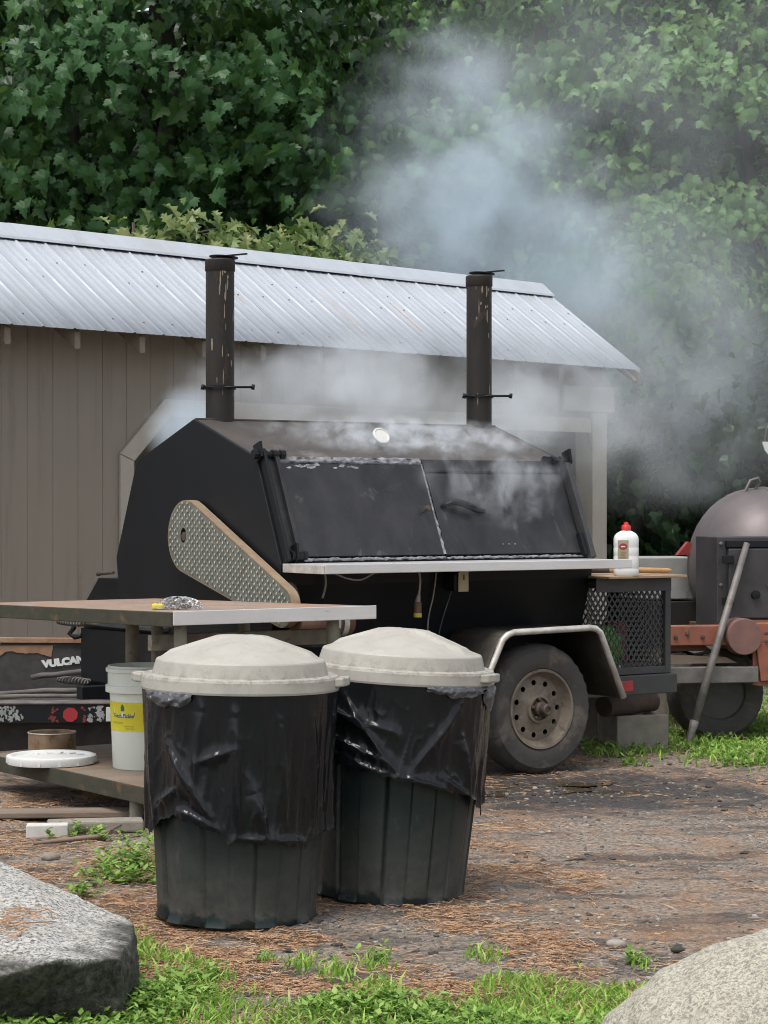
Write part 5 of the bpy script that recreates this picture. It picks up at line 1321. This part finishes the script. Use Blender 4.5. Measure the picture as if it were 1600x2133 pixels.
def boulder(name, pts, mat, label, disp, seed, cuts=5, sm=.35, chip=0):
    bm = bmesh.new()
    for p in pts: bm.verts.new(p)
    bmesh.ops.convex_hull(bm, input=bm.verts)
    bmesh.ops.triangulate(bm, faces=bm.faces)
    for i in range(cuts):
        ed = [e for e in bm.edges if e.calc_length() > .016]
        if not ed: break
        bmesh.ops.subdivide_edges(bm, edges=ed, cuts=1, use_grid_fill=True); bmesh.ops.triangulate(bm, faces=bm.faces)
        if i < 4: bmesh.ops.smooth_vert(bm, verts=bm.verts, factor=sm, use_axis_x=True, use_axis_y=True, use_axis_z=True)
    c = sum((v.co for v in bm.verts), Vector()) / len(bm.verts)
    for v in bm.verts:
        d = (v.co - c).normalized(); q = mnoise.fractal(v.co * 5 + Vector((seed, 0, 0)), 1.0, 2.0, 6) * disp + mnoise.noise(v.co * 45) * disp * .16 + mnoise.noise(v.co * 110) * disp * .06 + (mnoise.cell(v.co * 9) - .5) * disp * chip
        v.co += d * q
    bmesh.ops.recalc_face_normals(bm, faces=bm.faces)
    for f in bm.faces: f.smooth = True
    base = Vector((c.x, c.y, 0)); bmesh.ops.translate(bm, vec=-base, verts=bm.verts)
    me = bpy.data.meshes.new(name); bm.to_mesh(me); bm.free(); me.materials.append(mat)
    o = bpy.data.objects.new(name, me); COL.objects.link(o); o.location = base
    return tag(o, label, 'boulder')
p = [at(-420, 1790, 6.0), at(-130, 1765, 6.0), at(0, 1798, 5.95), at(60, 1824, 5.9), at(140, 1866, 5.85), at(262, 1908, 5.68), at(284, 1935, 5.55), at(286, 2040, 5.5), at(248, 2000, 5.16), at(120, 1998, 5.06), at(0, 2036, 5.0), at(-300, 2060, 5.0), at(288, 2130, 5.5), at(258, 2160, 5.22), at(0, 2180, 5.14), at(-400, 2180, 5.15), at(200, 2100, 5.9), at(-420, 2110, 6.1)]
LBO = boulder('boulder', p, mat_granite('grey_granite', (.48, .47, .44), (.085, .083, .08), 80, shade_z=.172), 'angular grey speckled boulder at the lower left corner', .020, 3, 6, .0, .0)
def ell(c, r, n=60, seed=4):
    rr = np.random.default_rng(seed); P = []
    for i in range(n):
        z = 1 - 2 * (i + .5) / n; a = i * 2.39996; q = math.sqrt(1 - z * z)
        P.append(Vector(c) + Vector((r[0] * q * math.cos(a), r[1] * q * math.sin(a), r[2] * z)))
    return P
boulder('boulder', ell((.97, 4.98, -.08), (.53, .40, .345), 90), mat_granite('pale_granite', (.48, .45, .37), (.19, .178, .15), 100, con=.075), 'smooth pale rounded boulder at the lower right corner', .022, 8, 6, .3)
# loose stones
for i, (px, py, s, lab, cc) in enumerate(((733, 1885, .022, 'small pale stone between the feet of the two cans', (.40, .36, .30)), (1285, 1972, .028, 'flat grey stone on the needles in front of the right can', (.30, .27, .24)), (1412, 1982, .017, 'small dark lump left of the pale boulder', (.05, .045, .035)), (705, 1880, .016, 'tiny grey stone behind the left can foot', (.24, .21, .18)), (105, 1790, .028, 'half buried stone left of the weeds', (.22, .19, .16)))):
    g = gnd(px, py); o = boulder('stone', ell((g.x, g.y, s * .25), (s * 1.25, s, s * .62), 26, i), M_('stone_tone_%d' % i, cc, None, 40, .9, 0, .4), lab, s * .22, i, 3, .2); o['category'] = 'stone'
# dry needles lying on the left boulder
nb = MB(); random.seed(12)
bpy.context.view_layer.update()
for k in range(60):
    c = at(random.gauss(25, 32), random.gauss(1975, 36), 5.3); hit, hl, hn, _ = LBO.ray_cast(Vector((c.x, c.y + random.uniform(-.1, .2), 2)) - LBO.location, Vector((0, 0, -1)))
    if not hit or hn.z < .4: continue
    c = hl + LBO.location + hn * .003; a = random.uniform(0, 6.28); l = random.uniform(.02, .045)
    d_ = Vector((math.cos(a), math.sin(a), 0)); d_ = (d_ - hn * d_.dot(hn)).normalized() * l
    nb.tube([c - d_ + hn * .004, c + hn * .005, c + d_ + hn * .002], .0011, 4)
tag(nb.build('dry_needles', NEEDLE), 'dry straw coloured needles lying on the grey boulder', 'pine needles', kind='stuff')
# bark chips heap under the trailers
stn = np.random.default_rng(3); cm = MB()
for k in range(110):
    c = at(1385 + stn.normal(0, 22), 1478 + stn.normal(0, 22), 12.6 + stn.normal(0, .12)); c.z = max(.01, min(.24, c.z)); M = Matrix.Translation(c) @ Matrix.Rotation(stn.random() * 6, 4, 'Z') @ Matrix.Rotation(stn.random() - .5, 4, 'X')
    cm.box(-.03 * stn.random() - .012, .03, -.012, .014, -.004, .006, M)
tag(cm.build('bark_chips', M_('orange_bark', (.36, .17, .075), (.24, .10, .05), 30, .9), None), 'heap of orange bark chips behind the trailer rail', 'bark', kind='stuff')

# ================================================================== SMOKE
def smoke(name, label, c, r, dens, scale, lo, hi, col=(.86, .90, .97), rz=0, ry=0, rx=0, fall=(.25, 1.0), stretch=(1, 1, 1), detail=3, aniso=.15, seed=0.0, warp=1.5, wscale=1.1):
    m = bpy.data.materials.new(name); m.use_nodes = True; t = m.node_tree
    for nd in list(t.nodes): t.nodes.remove(nd)
    out = t.nodes.new('ShaderNodeOutputMaterial'); pv = t.nodes.new('ShaderNodeVolumePrincipled'); pv.inputs['Color'].default_value = (*col, 1); pv.inputs['Anisotropy'].default_value = aniso
    pv.inputs['Density'].default_value = 1
    t.links.new(pv.outputs[0], out.inputs['Volume'])
    tc = t.nodes.new('ShaderNodeTexCoord'); geo = t.nodes.new('ShaderNodeNewGeometry')
    wz = t.nodes.new('ShaderNodeTexNoise'); wz.inputs['Scale'].default_value = wscale; wz.inputs['Detail'].default_value = 3; wm = t.nodes.new('ShaderNodeMapping'); wm.inputs['Location'].default_value = (seed * 1.3, 4, seed)
    t.links.new(geo.outputs['Position'], wm.inputs[0]); t.links.new(wm.outputs[0], wz.inputs['Vector'])
    wa = t.nodes.new('ShaderNodeVectorMath'); wa.operation = 'MULTIPLY_ADD'; t.links.new(wz.outputs['Color'], wa.inputs[0]); wa.inputs[1].default_value = (warp,) * 3
    wb = t.nodes.new('ShaderNodeVectorMath'); wb.operation = 'SUBTRACT'; t.links.new(tc.outputs['Object'], wb.inputs[0]); wb.inputs[1].default_value = (warp * .5,) * 3; t.links.new(wb.outputs[0], wa.inputs[2])
    l0 = t.nodes.new('ShaderNodeVectorMath'); l0.operation = 'LENGTH'; t.links.new(tc.outputs['Object'], l0.inputs[0])
    ln = t.nodes.new('ShaderNodeVectorMath'); ln.operation = 'LENGTH'; t.links.new(wa.outputs[0], ln.inputs[0])
    def mr(src, a, b_, c_, d_):
        q = t.nodes.new('ShaderNodeMapRange'); q.interpolation_type = 'SMOOTHSTEP'; t.links.new(src, q.inputs[0])
        for i, v in enumerate((a, b_, c_, d_)): q.inputs[i + 1].default_value = v
        return q.outputs[0]
    mp = t.nodes.new('ShaderNodeMapping'); mp.inputs['Scale'].default_value = stretch; mp.inputs['Location'].default_value = (seed, seed * .7, seed * .3); t.links.new(geo.outputs['Position'], mp.inputs[0])
    nz = t.nodes.new('ShaderNodeTexNoise'); nz.inputs['Scale'].default_value = scale; nz.inputs['Detail'].default_value = detail; nz.inputs['Roughness'].default_value = .58; nz.inputs['Distortion'].default_value = .5
    t.links.new(mp.outputs[0], nz.inputs['Vector'])
    def mul(a, b_):
        q = t.nodes.new('ShaderNodeMath'); q.operation = 'MULTIPLY'
        for i, v in enumerate((a, b_)):
            if isinstance(v, (int, float)): q.inputs[i].default_value = v
            else: t.links.new(v, q.inputs[i])
        return q.outputs[0]
    t.links.new(mul(mul(mul(mr(ln.outputs['Value'], fall[0], fall[1], 1, 0), mr(l0.outputs['Value'], .8, 1.0, 1, 0)), mr(nz.outputs[0], lo, hi, 0, 1)), dens), pv.inputs['Density'])
    bm = bmesh.new(); bmesh.ops.create_icosphere(bm, subdivisions=3, radius=1.02)
    me = bpy.data.meshes.new(name); bm.to_mesh(me); bm.free(); me.materials.append(m)
    o = bpy.data.objects.new(name, me); COL.objects.link(o); o.location = c; o.scale = r; o.rotation_euler = (rx, ry, rz)
    return tag(o, label, 'smoke', kind='stuff')
BLUE = (.82, .915, 1.0); GREY = (.90, .95, 1.0)
smoke('smoke', 'thick blue grey smoke plume rising above the shed ridge', at(965, 405, 18.2), (1.4, .7, 1.55), 3.2, 1.7, .30, .74, BLUE, 0, R(-20), fall=(.1, .95), detail=5)
smoke('smoke', 'dense foot of the plume just above the ridge and right chimney', at(1075, 560, 18.3), (1.5, .6, .85), 2.3, 1.6, .24, .74, BLUE, 0, R(15), seed=2, detail=5)
smoke('smoke', 'smoke spreading down and right past the roof end', at(1240, 640, 18.9), (2.3, .7, 1.4), 1.15, 1.4, .24, .76, BLUE, 0, R(30), seed=3, detail=5)
smoke('smoke', 'thin haze of smoke over the trees on the right', at(1330, 420, 18.5), (2.8, .6, 2.9), .62, .9, .12, .8, GREY, seed=6, fall=(.3, 1), warp=.9, detail=5)
smoke('smoke', 'smoke drifting low beyond the chimney on the right', at(1370, 800, 14.6), (1.6, .5, .95), .95, 1.9, .28, .74, GREY, R(15), R(-6), seed=9, detail=5)
smoke('smoke', 'pale smoke rolling under the eave behind the black smoker', at(800, 820, 13.2), (1.75, .4, .44), 3.4, 2.4, .28, .74, GREY, R(40), R(2), seed=12, detail=5, wscale=2.0)
smoke('smoke', 'pale smoke beside the right chimney in front of the shed wall', at(1170, 850, 13.6), (.95, .4, .46), 2.6, 2.6, .36, .72, GREY, R(40), R(4), seed=13, detail=5, wscale=2.0)
smoke('smoke', 'blue smoke filling the shed opening at the left', at(390, 890, 13.0), (.30, .30, .30), 5.0, 2.2, .25, .6, BLUE, R(40), 0, seed=15, warp=.6)
smoke('smoke', 'wisps of smoke curling off the top of the black smoker', w2(.98, .45, 1.535), (.95, .36, .06), 12.0, 12.0, .40, .72, GREY, TRZ, 0, R(18.6), seed=18, detail=6, stretch=(1, 1, 1.2), fall=(.3, 1), warp=.6, wscale=4)
smoke('smoke', 'smoke leaking from the top edge of the right smoker door', w2(1.18, .03, 1.32), (.55, .12, .26), 7.0, 10.0, .44, .74, GREY, TRZ, 0, seed=22, detail=6, stretch=(1, 1, .7), warp=.8, wscale=4)
